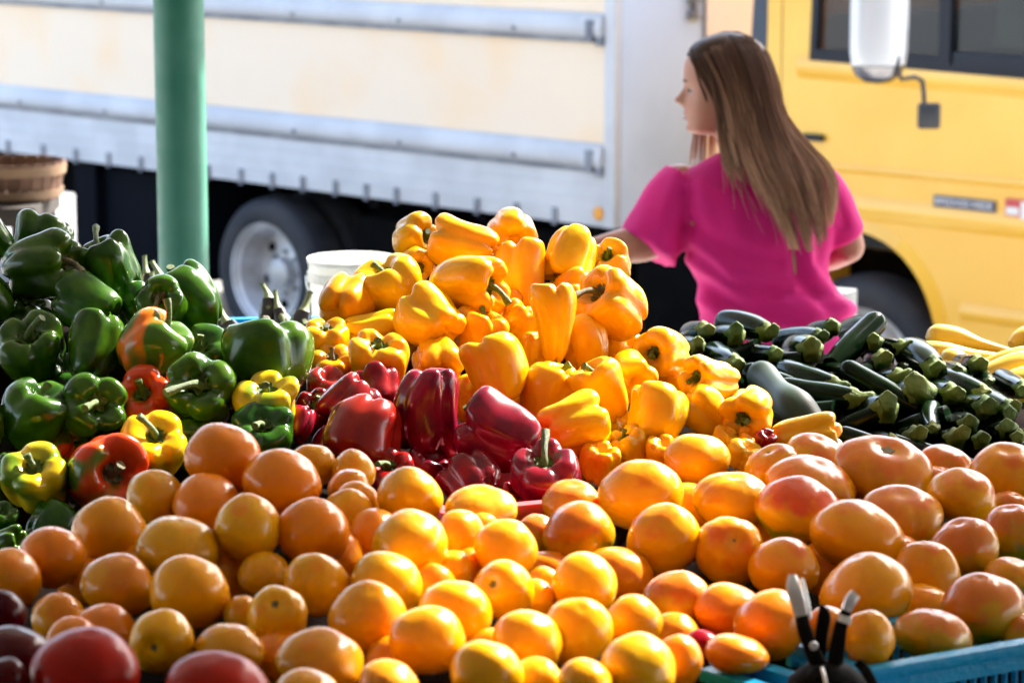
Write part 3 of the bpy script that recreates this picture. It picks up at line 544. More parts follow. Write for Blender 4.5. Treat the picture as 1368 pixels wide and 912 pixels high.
heap('tomato', 'tomato', GT, lambda v: lerp(v, 600, 3.06, 905, 2.44), [
 (146, 712, 98, 94, (.3, .8, .3), 'gold', -.02, 'large golden tomato under the red orange pepper', dict(k=0)),
 (70, 742, 82, 80, (.1, .8, .3), 'orange', .0, 'golden tomato below the half buried green pepper', dict(k=1)),
 (12, 774, 82, 80, (.2, .8, .3), 'orange', .0, 'golden tomato at the picture edge above the purple ones', dict(k=2)),
 (239, 731, 108, 78, (.1, .9, .2), 'gold', -.01, 'wide golden tomato between the largest pair and the pale yellow one', dict(k=3)),
 (158, 784, 98, 80, (.3, .8, .3), 'dull', .0, 'dull golden tomato over the pair behind the big red one', dict(k=4)),
 (253, 792, 106, 96, (.3, .8, .3), 'gold', -.04, 'largest smooth golden tomato of the shaded side', dict(k=5)),
 (78, 826, 72, 68, (.1, .8, .3), 'dull', .03, 'brownish golden tomato behind the big red one', dict(k=0)),
 (331, 705, 84, 90, (.0, .8, .3), 'pale', -.06, 'pale yellow tomato standing out among the deep orange ones', dict(k=1)),
 (206, 664, 76, 68, (.2, .8, .3), 'gold', .0, 'golden tomato touching the red orange pepper rim', dict(k=2)),
 (277, 673, 94, 72, (.2, .8, .3), 'orange', .0, 'deep orange tomato between the pale yellow one and the lemon pepper', dict(k=3)),
 (98, 852, 66, 52, (.1, .8, .3), 'orange', .03, 'shaded orange tomato right behind the big red one', dict(k=4)),
 (216, 856, 86, 84, (-.15, -.1, .9), 'gold', -.03, 'golden tomato with a dark stem scar turned to the camera between the two reds', dict(k=5, scar=1, roll=0)),
 (140, 838, 82, 56, (.1, .8, .3), 'orange', .02, 'orange tomato tucked behind the one with the dark scar', dict(k=0)),
 (307, 867, 94, 64, (.2, .9, .2), 'gold', -.01, 'golden tomato resting behind the red one at the bottom edge', dict(k=1)),
 (370, 822, 82, 76, (.0, .55, .8), 'gold', -.04, 'golden tomato with a pale green scar on its crown', dict(k=2, scar=1)),
 (324, 822, 48, 56, (.0, .8, .3), 'pale', .01, 'yellow tomato sliver behind the one with the pale green scar', dict(k=3)),
 (423, 782, 84, 84, (.3, .8, .3), 'gold', -.01, 'golden tomato above the one with the pale green scar', dict(k=4)),
 (353, 768, 68, 58, (.1, .8, .3), 'gold', .03, 'golden tomato in shade under the pale yellow one', dict(k=5)),
 (418, 710, 100, 86, (.2, .8, .3), 'orange', -.03, 'big deep orange tomato next to the pale yellow one', dict(k=0)),
 (378, 644, 104, 84, (.2, .8, .3), 'orange', -.05, 'big soft orange tomato high on the crest below the green peppers', dict(k=1)),
 (418, 622, 62, 56, (.1, .9, .2), 'gold', .02, 'golden tomato peeking over the big soft one on the crest', dict(k=2)),
 (299, 611, 100, 86, (.2, .8, .3), 'orange', -.05, 'reddish orange tomato topmost on the crest, overlapping the green peppers', dict(k=3)),
 (472, 630, 56, 56, (.1, .9, .2), 'pale', .02, 'small yellow tomato in the hollow before the dark reds', dict(k=4)),
 (466, 652, 56, 50, (.1, .9, .2), 'pale', .01, 'yellow tomato under the small one in the hollow', dict(k=5)),
 (462, 690, 62, 80, (.3, .8, .2), 'gold', .0, 'golden tomato with a bright rim beside the big deep orange one', dict(k=0)),
 (478, 668, 56, 50, (.3, .8, .2), 'pale', .02, 'bright edged yellow tomato in the middle of the hollow', dict(k=1)),
 (548, 664, 88, 72, (.3, .8, .3), 'gold', -.02, 'golden tomato on the second crest with a white glint, right under the reds', dict(k=2)),
 (548, 728, 98, 90, (.2, .9, .2), 'gold', -.05, 'tallest sunlit golden tomato, just under the one with the white glint', dict(k=3)),
 (642, 682, 92, 62, (.0, .9, .3), 'pale', .0, 'pale ribbed flat tomato with white highlights by the pink crate rim', dict(k=4, shape='h')),
 (614, 716, 64, 68, (.2, .9, .2), 'gold', .0, 'sunlit golden tomato in front of the pale ribbed one', dict(k=5)),
 (643, 708, 48, 46, (.2, .9, .2), 'pale', .02, 'small yellow tomato behind, under the pale ribbed one', dict(k=0)),
 (675, 734, 80, 80, (.2, .9, .2), 'gold', -.01, 'sunlit golden tomato sloping under the pale ribbed one, nearest the heirlooms', dict(k=1)),
 (674, 788, 78, 80, (-.45, .3, .8), 'gold', -.03, 'sunlit golden tomato with a tiny dark navel on its side', dict(k=2, scar=1)),
 (516, 779, 92, 82, (.2, .8, .3), 'gold', -.02, 'golden tomato under the tallest sunlit one, red tinged crown', dict(k=3)),
 (493, 828, 98, 100, (.1, .7, .5), 'gold', -.05, 'round yellow golden tomato in the middle of the lower slope', dict(k=4)),
 (608, 820, 98, 88, (.2, .9, .3), 'gold', -.03, 'sunlit golden tomato between two larger ones of the lower slope', dict(k=5)),
 (572, 855, 100, 86, (.2, .9, .3), 'gold', -.05, 'large sunlit golden tomato low down, overlapping three others', dict(k=0)),
 (427, 884, 114, 84, (.1, .9, .3), 'orange', -.03, 'wide glowing orange tomato near the bottom edge', dict(k=1)),
 (410, 922, 84, 50, (.1, .9, .3), 'gold', -.04, 'yellow tomato crown cut by the bottom edge under the wide glowing one', dict(k=2)),
 (704, 858, 90, 86, (.2, .9, .3), 'gold', -.03, 'round sunlit golden tomato with a broad highlight low in the bright area', dict(k=3)),
 (771, 844, 88, 90, (.1, .7, .6), 'gold', -.02, 'golden tomato facing out with a faint star on its front', dict(k=4)),
 (781, 780, 88, 78, (.2, .9, .2), 'gold', -.02, 'topmost sunlit golden tomato beside the heirlooms', dict(k=5)),
 (846, 829, 74, 66, (.2, .9, .2), 'gold', .0, 'smaller golden tomato against the shaded heirlooms', dict(k=0)),
 (853, 892, 98, 90, (.2, .9, .2), 'gold', -.05, 'big golden tomato at the bottom beside the elongated one', dict(k=1)),
 (905, 884, 58, 76, (.3, .9, .2), 'orange', -.01, 'elongated orange tomato last in the bottom row next to the shade', dict(k=2)),
 (782, 910, 72, 56, (.2, .9, .2), 'gold', -.05, 'golden tomato cut by the bottom edge before the big one', dict(k=3)),
 (716, 908, 66, 56, (.2, .9, .2), 'gold', .0, 'golden tomato crown between two others at the bottom edge', dict(k=4)),
 (650, 900, 98, 84, (.2, .9, .2), 'gold', -.05, 'large bright golden tomato at the bottom with a white side glint', dict(k=5)),
 (520, 912, 84, 52, (.2, .9, .2), 'pale', -.03, 'yellow tomato cut by the bottom edge under the round one', dict(k=0)),
 (716, 800, 48, 56, (.2, .9, .2), 'gold', .03, 'golden tomato edge glowing behind the one with the navel', dict(k=1)),
 (727, 780, 46, 46, (.2, .9, .2), 'gold', .04, 'small golden tomato between the navel one and the topmost sunlit one', dict(k=2)),
 (604, 762, 52, 56, (.2, .9, .2), 'gold', .04, 'small sunlit golden tomato in the gap beside the tallest one', dict(k=3)),
 (578, 786, 48, 52, (.2, .9, .2), 'orange', .05, 'orange tomato deep in the gap under the tallest one', dict(k=4)),
 (628, 757, 40, 38, (.2, .9, .2), 'orange', .06, 'little orange tomato deep in the gap of the bright area', dict(k=5)),
 (655, 866, 56, 52, (.2, .9, .2), 'gold', .02, 'golden tomato crown over the large bright one at the bottom', dict(k=0)),
 (526, 880, 56, 52, (.2, .9, .2), 'orange', .05, 'brownish orange tomato in the dark gap under the round one', dict(k=1)),
 (300, 762, 58, 56, (.2, .9, .2), 'dull', .06, 'dull tomato in the dark gap beside the largest smooth one', dict(k=2)),
 (195, 758, 56, 48, (.2, .9, .2), 'orange', .07, 'orange tomato deep in the gap between four golden ones', dict(k=3)),
 (450, 745, 56, 56, (.2, .9, .2), 'orange', .06, 'orange tomato in shade under the big deep orange one', dict(k=4)),
 (500, 720, 56, 62, (.2, .9, .2), 'orange', .06, 'orange tomato in shade between the two crests', dict(k=5)),
 (312, 655, 56, 52, (.2, .9, .2), 'orange', .06, 'orange tomato in shade under the reddish topmost one', dict(k=1)),
 (370, 880, 54, 56, (.2, .9, .2), 'orange', .06, 'orange tomato in shade behind the wide glowing one', dict(k=2)),
 (110, 775, 52, 52, (.2, .9, .2), 'orange', .08, 'shaded orange tomato in the outer gap below the large golden one', dict(k=3)),
], 'r')
RD = 'red tomatoes in the near corner'
heap('tomato', 'tomato', RD, lambda v: lerp(v, 800, 2.44, 905, 2.28), [
 (116, 894, 146, 98, (.1, .9, .3), 'tomato_red', -.03, 'big bright red tomato in the near corner', dict(k=0)),
 (291, 926, 144, 98, (.2, .9, .3), 'tomato_red', -.03, 'second big red tomato, cut by the bottom edge', dict(k=1)),
 (18, 876, 104, 72, (.1, .9, .3), 'tomato_dark', .02, 'dark brownish red tomato beside the big bright red one', dict(k=2)),
 (8, 906, 50, 56, (.1, .9, .3), 'tomato_dark', -.04, 'purple tomato at the very corner of the picture', dict(k=3)),
 (6, 820, 52, 62, (.1, .9, .3), 'tomato_dark', .02, 'purple red tomato at the edge under the golden ones', dict(k=4)),
], 'r')
relax(); place_items()

# ------------------------------------------------------------------ zucchini, squash and eggplants (own meshes)
def long_fruit(name, label, cat, group, m, P, rads, stem=None, stem_m=None, ridge=0, n=20, seed=0, stem_len=.022, stem_r=.0095, cap=False):
    """P: world points of the axis, rads per point (metres); the stem leaves the first point"""
    N_ = 26; pts = resample(P, N_); rr = [q[0] for q in catmull([(r,) for r in rads], N_)]
    L = sum((pts[i + 1] - pts[i]).length for i in range(N_ - 1)); bm = bmesh.new(); rings = []
    base = pts[0].copy(); t = (pts[1] - pts[0]).normalized(); a = t.cross(Vector((.3, .2, 1))).normalized(); s = 0
    for i, p in enumerate(pts):
        t = (pts[min(i + 1, N_ - 1)] - pts[max(i - 1, 0)]).normalized(); a = (a - t * a.dot(t)).normalized(); b = t.cross(a)
        if i: s += (pts[i] - pts[i - 1]).length
        rem = L - s; R = rr[i] * (math.sqrt(max(0, 1 - (1 - min(1, rem / (rr[-1] * 1.1))) ** 2)) if rem < rr[-1] * 1.1 else 1)
        R = max(R, .0004)
        rings.append([bm.verts.new(p - base + (a * math.cos(2 * PI * k / n) + b * math.sin(2 * PI * k / n)) * R * (1 + ridge * math.cos(5 * 2 * PI * k / n) + .05 * noise.noise(Vector((seed, s * 12, k * .15))))) for k in range(n)])
    for i in range(N_ - 1):
        for k in range(n): bm.faces.new((rings[i][k], rings[i][(k + 1) % n], rings[i + 1][(k + 1) % n], rings[i + 1][k]))
    bm.faces.new(rings[0]); bm.faces.new(rings[-1]); bmesh.ops.recalc_face_normals(bm, faces=bm.faces)
    me = bpy.data.meshes.new(name); bm.to_mesh(me); bm.free(); smooth(me, 60)
    o = link(name, me, m); o.location = base; tag(o, label, cat, group)
    if stem_m:
        d0 = (pts[0] - pts[1]).normalized(); sb = MB(); r0 = rr[0]; n5 = 20
        a = d0.cross(Vector((.3, .2, 1))).normalized(); b = d0.cross(a); rg = []
        if cap:      # eggplant: a cap of pointed lobes over the shoulder, then the stalk
            prof_ = [(-.030, r0 * 1.35), (-.018, r0 * 1.25), (-.004, r0 * .95), (.007, r0 * .55), (.013, r0 * .40), (.013 + stem_len, r0 * .32), (.015 + stem_len, r0 * .42)]
        else: prof_ = [(-.003, r0 * 1.03), (.002, r0 * .95), (.006, r0 * .72), (stem_len * .55, r0 * .62), (stem_len, r0 * .70), (stem_len + .002, r0 * .58)]
        bend = Vector((rnd.uniform(-1, 1), rnd.uniform(-.3, .3), rnd.uniform(-.2, 1))) * .006
        for j, (h, R) in enumerate(prof_):
            lob = (.22 if (cap and j == 0) else .09) * (1 if (j > 0 or cap) else 1.6)
            hh = [h + (.008 * math.cos(5 * 2 * PI * k / n5) if (j == 0) else 0) * (-1 if cap else -.6) for k in range(n5)]
            rg.append([sb.bm.verts.new(d0 * hh[k] + bend * max(0, h / .02) ** 2 + (a * math.cos(2 * PI * k / n5) + b * math.sin(2 * PI * k / n5)) * R * (1 + lob * math.cos(5 * 2 * PI * k / n5) * (1 if not cap or j > 3 else .3))) for k in range(n5)])
        for j in range(len(rg) - 1):
            for k in range(n5): sb.bm.faces.new((rg[j][k], rg[j][(k + 1) % n5], rg[j + 1][(k + 1) % n5], rg[j + 1][k]))
        sb.bm.faces.new(rg[-1])
        sb.build('calyx' if cap else 'stem', stem_m, o, 50)
    return o
ZG = 'dark green zucchini heaped beside the yellow peppers'
def zd(v): return lerp(v, 440, 4.32, 620, 3.72)
BED = []
Z = [ # stem u, v, far end u, v, width px, extra depth at the far end, label
 (941, 441, 915, 462, 26, .10, 'zucchini at the outer top corner of the heap beside the orange pepper, stem up'),
 (932, 462, 905, 480, 24, .10, 'zucchini just under the outer top one, cut stem star facing out'),
 (983, 448, 940, 470, 30, .03, 'zucchini slanting down below the pale topped one at the shirt hem'),
 (1024, 444, 950, 434, 30, .05, 'pale backed zucchini lying across the top under the pink shirt'),
 (1035, 473, 990, 480, 24, .05, 'zucchini in the second row whose star stem sits under the pale backed one'),
 (1083, 468, 1060, 482, 38, .10, 'fat zucchini pointing straight out, second row under the shirt'),
 (1094, 450, 1032, 466, 24, .03, 'slim zucchini lying level under the pink shirt hem'),
 (1112, 437, 1094, 460, 26, .04, 'short zucchini standing up against the pink shirt'),
 (1165, 433, 1132, 458, 28, .05, 'highest zucchini, its stem raised in front of the tyre'),
 (1169, 457, 1160, 478, 24, .06, 'zucchini right under the highest one with a pale star stem'),
 (1205, 464, 1156, 482, 24, .03, 'zucchini lying level below the tyre with its stem to the truck cab'),
 (1247, 492, 1212, 470, 36, .05, 'shiny purple black zucchini next to the small yellow squash'),
 (1178, 480, 1170, 500, 28, .08, 'zucchini with a knobbly star stem in the heap centre'),
 (1135, 499, 1092, 506, 24, .04, 'small zucchini with a white star stem over the two long level ones'),
 (1114, 515, 1038, 500, 28, .02, 'upper of the two long level zucchini beside the grey squash'),
 (1142, 533, 1034, 527, 32, .00, 'lower and longer of the two level zucchini beside the grey squash'),
 (1201, 505, 1154, 536, 30, .00, 'long zucchini slanting up to a ribbed stem in the heap centre'),
 (1183, 547, 1140, 574, 42, .02, 'fat shaded zucchini with a round pale stem low in the centre'),
 (1231, 526, 1222, 560, 48, .04, 'thickest zucchini, pointing down with a star stem on its head'),
 (1271, 526, 1254, 545, 32, .04, 'zucchini beside the thickest one, star stem facing out'),
 (1313, 526, 1258, 511, 28, .02, 'long glossy zucchini reaching towards the yellow squash'),
 (1280, 497, 1256, 505, 24, .05, 'zucchini with a star stem under the small yellow squash'),
 (1306, 487, 1292, 500, 30, .05, 'zucchini standing up beside the yellow squash necks'),
 (1322, 509, 1305, 514, 16, .05, 'slim zucchini tip touching the lowest yellow squash'),
 (1317, 545, 1285, 560, 36, .03, 'rounded zucchini with a squat stem above the bundle of cut stems'),
 (1346, 548, 1318, 534, 30, .02, 'shiny zucchini near the edge with a pale top'),
 (1222, 583, 1225, 610, 32, .05, 'zucchini with the broadest ribbed stem, just behind the tomatoes'),
 (1246, 573, 1262, 545, 22, .05, 'thin zucchini between the broad stemmed one and the upright pair'),
 (1276, 586, 1272, 618, 32, .00, 'upright zucchini with a tall ribbed stem behind the pinkish tomatoes'),
 (1294, 567, 1290, 590, 30, .04, 'zucchini stem in the back of the upright pair'),
 (1311, 588, 1306, 620, 27, .00, 'slim upright zucchini with a square cut stem'),
 (1347, 574, 1340, 606, 32, .00, 'upright zucchini with a large pale stem near the edge'),
 (1350, 545, 1356, 580, 26, .06, 'zucchini behind the one with the large pale stem'),
 (1192, 588, 1176, 600, 20, .04, 'small zucchini stem poking over the widest tomato'),
 (1362, 585, 1366, 610, 26, .02, 'zucchini cut by the picture edge above the ribbed tomato'),
 (982, 486, 952, 476, 28, .03, 'curled blunt zucchini next to the grey squash bulb'),
 (1366, 520, 1345, 512, 26, .04, 'zucchini at the edge below the last yellow squash'),
]
for i, (u, v, u2, v2, wp, dz, lab) in enumerate(Z):
    d = zd(v) + .02; A = at(u, v, d); B_ = at(u2, v2, d + dz + .02); r = wp * 1.28 / 2 / FPX * d
    dirv = (B_ - A); ln = max(.14, dirv.length); fr_ = min(1, dirv.length / ln); dirv = (dirv.normalized() * fr_ + Vector((0, 1, -.08)) * math.sqrt(1 - fr_ * fr_)).normalized()
    side = Vector((rnd.uniform(-1, 1), rnd.uniform(-1, 1), rnd.uniform(-.5, .5))) * .008
    P = [A, A.lerp(A + dirv * ln, .33) + side * .7, A + dirv * ln * .66 + side, A + dirv * ln]
    long_fruit('zucchini', lab, 'zucchini', ZG, M_ZUC, P, [r * .72, r * .95, r * 1.02, r * 1.0], stem_m=M_ZSTEM, ridge=.035, seed=i, stem_len=r * 1.1)
    BED.append((A + dirv * ln * .5, r))
ZF = 'zucchini bodies filling the shaded middle of the heap'
for i, (u, v, u2, v2, wp) in enumerate([(1000, 470, 960, 495, 30), (1060, 482, 1020, 488, 30), (1120, 480, 1140, 460, 36), (1150, 505, 1120, 530, 34), (1100, 550, 1050, 560, 36), (1160, 560, 1100, 590, 38), (1215, 500, 1260, 520, 30), (1250, 560, 1200, 580, 36), (1300, 545, 1260, 570, 34), (1130, 585, 1080, 575, 34), (1330, 560, 1300, 590, 34), (1215, 540, 1180, 520, 30), (1280, 510, 1240, 530, 26), (1090, 530, 1050, 515, 30), (1225, 615, 1180, 600, 30), (1290, 622, 1250, 610, 30), (970, 500, 990, 520, 26), (1340, 610, 1370, 600, 30)]):
    d = zd(v) + .075; r = wp / 2 / FPX * d; A = at(u, v, d); B_ = at(u2, v2, d + .03)
    dirv = (B_ - A).normalized(); A -= dirv * .02; P = [A, A + dirv * .05, A + dirv * .1, A + dirv * .15]
    long_fruit('zucchini', 'dark zucchini body lying in shade among the others, its stem hidden', 'zucchini', ZF, M_ZUC, P, [r * .75, r, r, r], ridge=.03, seed=50 + i)
    BED.append((P[2], r))
# grey green squash with a narrow neck
P = [at(1090, 575, zd(560)), at(1062, 548, zd(545)), at(1040, 524, zd(528)), at(1022, 505, zd(508)), at(1004, 496, zd(500))]
long_fruit('squash', 'smooth grey green squash with a round bulb and narrow waist beside the yellow heap', 'squash', '', M_GREY, P, [.020, .030, .019, .022, .026])
SQG = 'yellow summer squash behind the zucchini'
SQ = [
 ([(1352, 470), (1310, 461), (1275, 452), (1236, 450)], [.004, .009, .016, .018], 4.55, 'topmost yellow squash, its bulb in front of the cab and its neck long'),
 ([(1345, 478), (1300, 478), (1260, 471), (1222, 467)], [.005, .011, .014, .012], 4.45, 'yellow squash lying level just under the topmost one'),
 ([(1288, 500), (1282, 488), (1270, 484), (1258, 490)], [.010, .016, .018, .012], 4.38, 'small stubby yellow squash tucked among the zucchini'),
 ([(1310, 490), (1335, 481), (1365, 478), (1400, 480)], [.006, .010, .015, .019], 4.42, 'yellow squash whose thin neck starts at the standing zucchini'),
 ([(1310, 512), (1335, 502), (1370, 492), (1410, 494)], [.015, .021, .023, .020], 4.32, 'thick yellow squash above the lowest one at the edge'),
 ([(1318, 560), (1345, 524), (1372, 512), (1410, 508)], [.012, .020, .022, .020], 4.26, 'lowest yellow squash, cut by the picture edge'),
 ([(1352, 462), (1362, 455), (1375, 452), (1400, 452)], [.008, .014, .018, .018], 4.62, 'yellow squash tip at the edge level with the topmost one'),
 ([(1240, 506), (1230, 502), (1218, 504), (1205, 508)], [.009, .012, .012, .010], 4.30, 'scrap of yellow squash showing through the zucchini'),
]
for i, (pp, rr, d, lab) in enumerate(SQ):
    P = [at(u, v, d + .0006 * (k * 10)) for k, (u, v) in enumerate(pp)]; rr = [q * 1.22 for q in rr]
    long_fruit('yellow_squash', lab, 'squash', SQG, M_SQ, P, rr, seed=90 + i); BED.append((P[2], .02))
EGP = 'small eggplants in the blue crate behind'
EG = [ # top u, v, bottom u, v, width px, depth, label
 (359, 384, 361, 440, 24, 4.86, 'black eggplant with pale stalk before the rear wheel, first beside the crate centre'),
 (372, 398, 384, 440, 20, 4.84, 'slim black eggplant leaning between two others before the rear wheel'),
 (405, 402, 392, 450, 28, 4.80, 'eggplant with a bright edge touching the white bucket'),
 (304, 418, 322, 450, 27, 4.84, 'eggplant with a long leaning stalk just past the post'),
 (288, 405, 300, 440, 24, 4.90, 'eggplant with a broad pale cap touching the post'),
 (276, 424, 300, 455, 30, 4.80, 'lowest eggplant with a white sheen, lying on the crate rim'),
 (196, 352, 206, 392, 20, 4.95, 'eggplant with two pale sepals on the far side of the post, topmost'),
 (215, 356, 226, 396, 22, 4.90, 'dark eggplant right in front of the post foot'),
 (186, 376, 190, 410, 20, 4.85, 'eggplant stalk rising over the upright green pepper'),
 (206, 372, 214, 410, 20, 4.88, 'eggplant under the two pale ones beside the post'),
]
for i, (u, v, u2, v2, wp, d, lab) in enumerate(EG):
    A = at(u, v + 16, d); B_ = at(u2, v2 + 12, d - .02); r = wp * 1.4 / 2 / FPX * d; dv_ = (B_ - A).normalized()
    P = [A, A + dv_ * .035, A + dv_ * .07, A + dv_ * .115]
    long_fruit('eggplant', lab, 'eggplant', EGP, M_EGG, P, [r * .62, r * .9, r * 1.05, r * 1.0], stem_m=M_CAL, cap=True, seed=120 + i, stem_len=.013)
# ------------------------------------------------------------------ stall furniture
FLOOR = .65; TOP = 1.775
M_BLUE = mat('blue_crate_plastic', (.003, .30, .60), .38, spec=.35, col2=(.012, .38, .66), nscale=9, detail=10, lo=.4, hi=.7, bump=.15, bscale=120, roughvar=.08)
M_PINK = mat('pink_crate_plastic', (.75, .12, .14), .4, sss=.3)
M_DARKW = mat('dark_stand_wood', (.012, .008, .006), .8, col2=(.022, .015, .010), nscale=9, bump=.4)
M_GAPDARK = mat('gap_shade_cloth', (.004, .0015, .0008), 1, col2=(.008, .003, .002), nscale=12, spec=.05)  # near-black sheet that puts in the shade between the fruit
def crate(P1, P2, depth, h, m, label, group=None, wall=.004, rim=.014, lat=True):
    """open lattice crate; P1-P2 its near top edge (world), depth away from the viewer"""
    P1, P2 = Vector(P1), Vector(P2); ex = (P2 - P1); ex.z = 0; L = ex.length; ex.normalize(); ey = Vector((-ex.y, ex.x, 0)); 
    M = Matrix.Translation(Vector((P1.x, P1.y, P1.z - h))) @ Matrix((ex, ey, (0, 0, 1))).transposed().to_4x4()
    root = empty('plastic_crate', mtx=M); tag(root, label, 'crate', group)
    r = MB()
    for a, b in (((-rim, -rim, h - .012), (L + rim, .003, h)), ((-rim, depth - .003, h - .012), (L + rim, depth + rim, h)), ((-rim, .003, h - .012), (.003, depth - .003, h)), ((L - .003, .003, h - .012), (L + rim, depth - .003, h))): r.box(a, b, .0015)
    for a, b in (((-.006, -.007, h - .028), (L + .006, .002, h - .0125)), ((-.006, depth - .002, h - .028), (L + .006, depth + .007, h - .0125))): r.box(a, b)
    r.build('rim', m, root)
    def side(o, dx, dy, Ls):
        b = MB(); o = Vector(o); dx = Vector(dx); n = Vector(dy)
        def bar(s0, s1, z0, z1, t=wall):
            c = [o + dx * s0, o + dx * s1, o + dx * s1 + n * t, o + dx * s0 + n * t]
            b._add([(p.x, p.y, z0) for p in c] + [(p.x, p.y, z1) for p in c], [(0, 3, 2, 1), (4, 5, 6, 7), (0, 1, 5, 4), (1, 2, 6, 5), (2, 3, 7, 6), (3, 0, 4, 7)])
        bar(0, Ls, h - .058, h - .051); bar(0, Ls, h - .028, h - .024); bar(0, Ls, 0, .012)
        k = 0; s = .004
        while s < Ls - .004: bar(s, s + .0022, h - .052, h - .024, wall * 1.6); s += .0125
        nb = max(2, round(Ls / .12))
        for i in range(nb + 1):
            c = i * (Ls / nb); bar(max(0, c - .011), min(Ls, c + .011), .012, h - .051, wall * 1.8)
        for i in range(nb):              # arches between the posts
            c0 = i * Ls / nb + .011; c1 = (i + 1) * Ls / nb - .011; na = 8
            for j in range(na):
                t = (j + .5) / na * 2 - 1; bar(c0 + (c1 - c0) * j / na, c0 + (c1 - c0) * (j + 1) / na, h - .058 - .03 * t * t * abs(t), h - .0515)
        z = .03
        while z < h - .09: bar(0, Ls, z, z + .004); z += .024
        return b
    side((0, 0, 0), (1, 0, 0), (0, 1, 0), L).build('side_wall', m, root); side((0, depth, 0), (1, 0, 0), (0, -1, 0), L).build('side_wall', m, root)
    side((0, .005, 0), (0, 1, 0), (1, 0, 0), depth - .01).build('side_wall', m, root); side((L, .005, 0), (0, 1, 0), (-1, 0, 0), depth - .01).build('side_wall', m, root)
    MB().box((.005, .005, .001), (L - .005, depth - .005, .006)).build('bottom', m, root)
    return root
A = at_z(1156, 889, 1.985); B_ = at_z(1368, 852, 1.985); B_ = A + (B_ - A).normalized() * .56
crate(A, B_, .11, .208, M_BLUE, 'bright blue lattice crate at the near corner holding the heirloom tomatoes')
A = at_z(999, 884, 1.985); B_ = at_z(1120, 921, 1.985)
ex = (B_ - A).normalized(); crate(A + Vector((ex.y, -ex.x, 0)) * .035, A + Vector((ex.y, -ex.x, 0)) * .035 + ex * .3, .035, .205, M_BLUE, 'second blue crate, only its corner showing beside the chrome clamp')
A = at_z(300, 441, 1.912); B_ = at_z(412, 439, 1.912); ex = (B_ - A).normalized()
crate(A - ex * .14, A + ex * .36, .12, .132, M_BLUE, 'blue crate behind the green and yellow peppers, holding eggplants')
A = at_z(600, 680, 1.995); B_ = at_z(790, 661, 1.995)
crate(A, B_, .20, .215, M_PINK, 'pinkish red crate whose rim shows between red peppers and tomatoes')

# mound that carries the heaps: a bed on a stand, its black sheet added to darken the gaps
src = [(it['pos'], it['rad']) for it in ITEMS] + BED
def bed_h(x, y):
    sw = sz = 0
    for p, r in src:
        q = (p.x - x) ** 2 + (p.y - y) ** 2
        if q < .03: k = math.exp(-q / .0022); sw += k; sz += k * (p.z - r * .9 - .028)
    if sw < 1e-4: return TOP + .004
    m = min(1, sw / .30); m = m * m * (3 - 2 * m)
    return max(TOP + .004, (TOP + .004) * (1 - m) + sz / sw * m)
stand = empty('display_stand', (0, 3.5, FLOOR)); tag(stand, 'dark wooden stand with an added black sheet that darkens the gaps between heaped vegetables', 'stand')
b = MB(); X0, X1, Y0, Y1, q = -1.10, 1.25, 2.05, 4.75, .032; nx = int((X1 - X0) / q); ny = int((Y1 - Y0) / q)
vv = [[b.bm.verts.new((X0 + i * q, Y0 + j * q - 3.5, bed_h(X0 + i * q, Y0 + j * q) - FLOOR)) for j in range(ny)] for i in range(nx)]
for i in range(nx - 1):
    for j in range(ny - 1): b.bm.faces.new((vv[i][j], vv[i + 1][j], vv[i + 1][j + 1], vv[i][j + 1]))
b.build('cloth', M_GAPDARK, stand, 180)
MB().box((-1.15, -1.5, TOP - FLOOR - .05), (1.35, 1.75, TOP - FLOOR - .004), .006).build('table_top', M_DARKW, stand)
for x in (-1.05, 1.25):
    for y in (-1.4, 0, 1.65): MB().box((x - .04, y - .04, 0), (x + .04, y + .04, TOP - FLOOR - .0505), .004).build('leg', M_DARKW, stand)

# chrome and black clamp standing at the crate corner
M_CHROME = mat('chrome', (.85, .85, .85), .32, .75); M_BLKM = mat('black_metal', (.004, .004, .005), .7, col2=(.008, .007, .006), nscale=20, spec=.05)
M_WHITEB = mat('white_band', (.75, .75, .72), .5)
D = 2.50
cl = empty('spring_clamp', at(1105, 912, D)); tag(cl, 'black and chrome metal clamp sticking up in front of the tomatoes by the blue crate', 'clamp')
Mi = cl.matrix_world.copy(); Mi = Matrix.Translation(-Vector(at(1105, 912, D)))
def strip(name, pts, wpx, tpx, m, parent=cl):
    pts = [Vector(at(u, v, D + dd)) for u, v, dd in pts]; b = MB(); rings = []
    n = 14; P = resample(pts, n); W = [q_[0] for q_ in catmull([(x,) for x in wpx], n)]
    for i, p in enumerate(P):
        t = (P[min(i + 1, n - 1)] - P[max(i - 1, 0)]).normalized(); a = t.cross(FW).normalized(); c = a.cross(t).normalized(); r = W[i] / 2 / FPX * D; k_ = tpx / 2 / FPX * D
        ring = []
        for j in range(12):
            an = 2 * PI * j / 12; ring.append(b.bm.verts.new(p + a * math.copysign(abs(math.cos(an)) ** .6, math.cos(an)) * r + c * math.copysign(abs(math.sin(an)) ** .6, math.sin(an)) * k_))
        rings.append(ring)
    for i in range(n - 1):
        for j in range(12): b.bm.faces.new((rings[i][j], rings[i][(j + 1) % 12], rings[i + 1][(j + 1) % 12], rings[i + 1][j]))
    b.bm.faces.new(rings[0]); b.bm.faces.new(rings[-1])
    return b.build(name, m, parent, 50, mtx=Mi)
strip('grip', [(1104, 905, 0), (1086, 872, 0), (1074, 838, 0), (1069, 812, 0)], [26, 20, 19, 17], 9, M_BLKM)
strip('jaw', [(1070, 822, -.002), (1066, 805, -.002), (1060, 785, -.001), (1059, 768, .004)], [19, 20, 20, 11], 7, M_CHROME)
strip('jaw', [(1080, 826, .006), (1076, 800, .006), (1071, 772, .008)], [10, 9, 5], 6, M_CHROME)
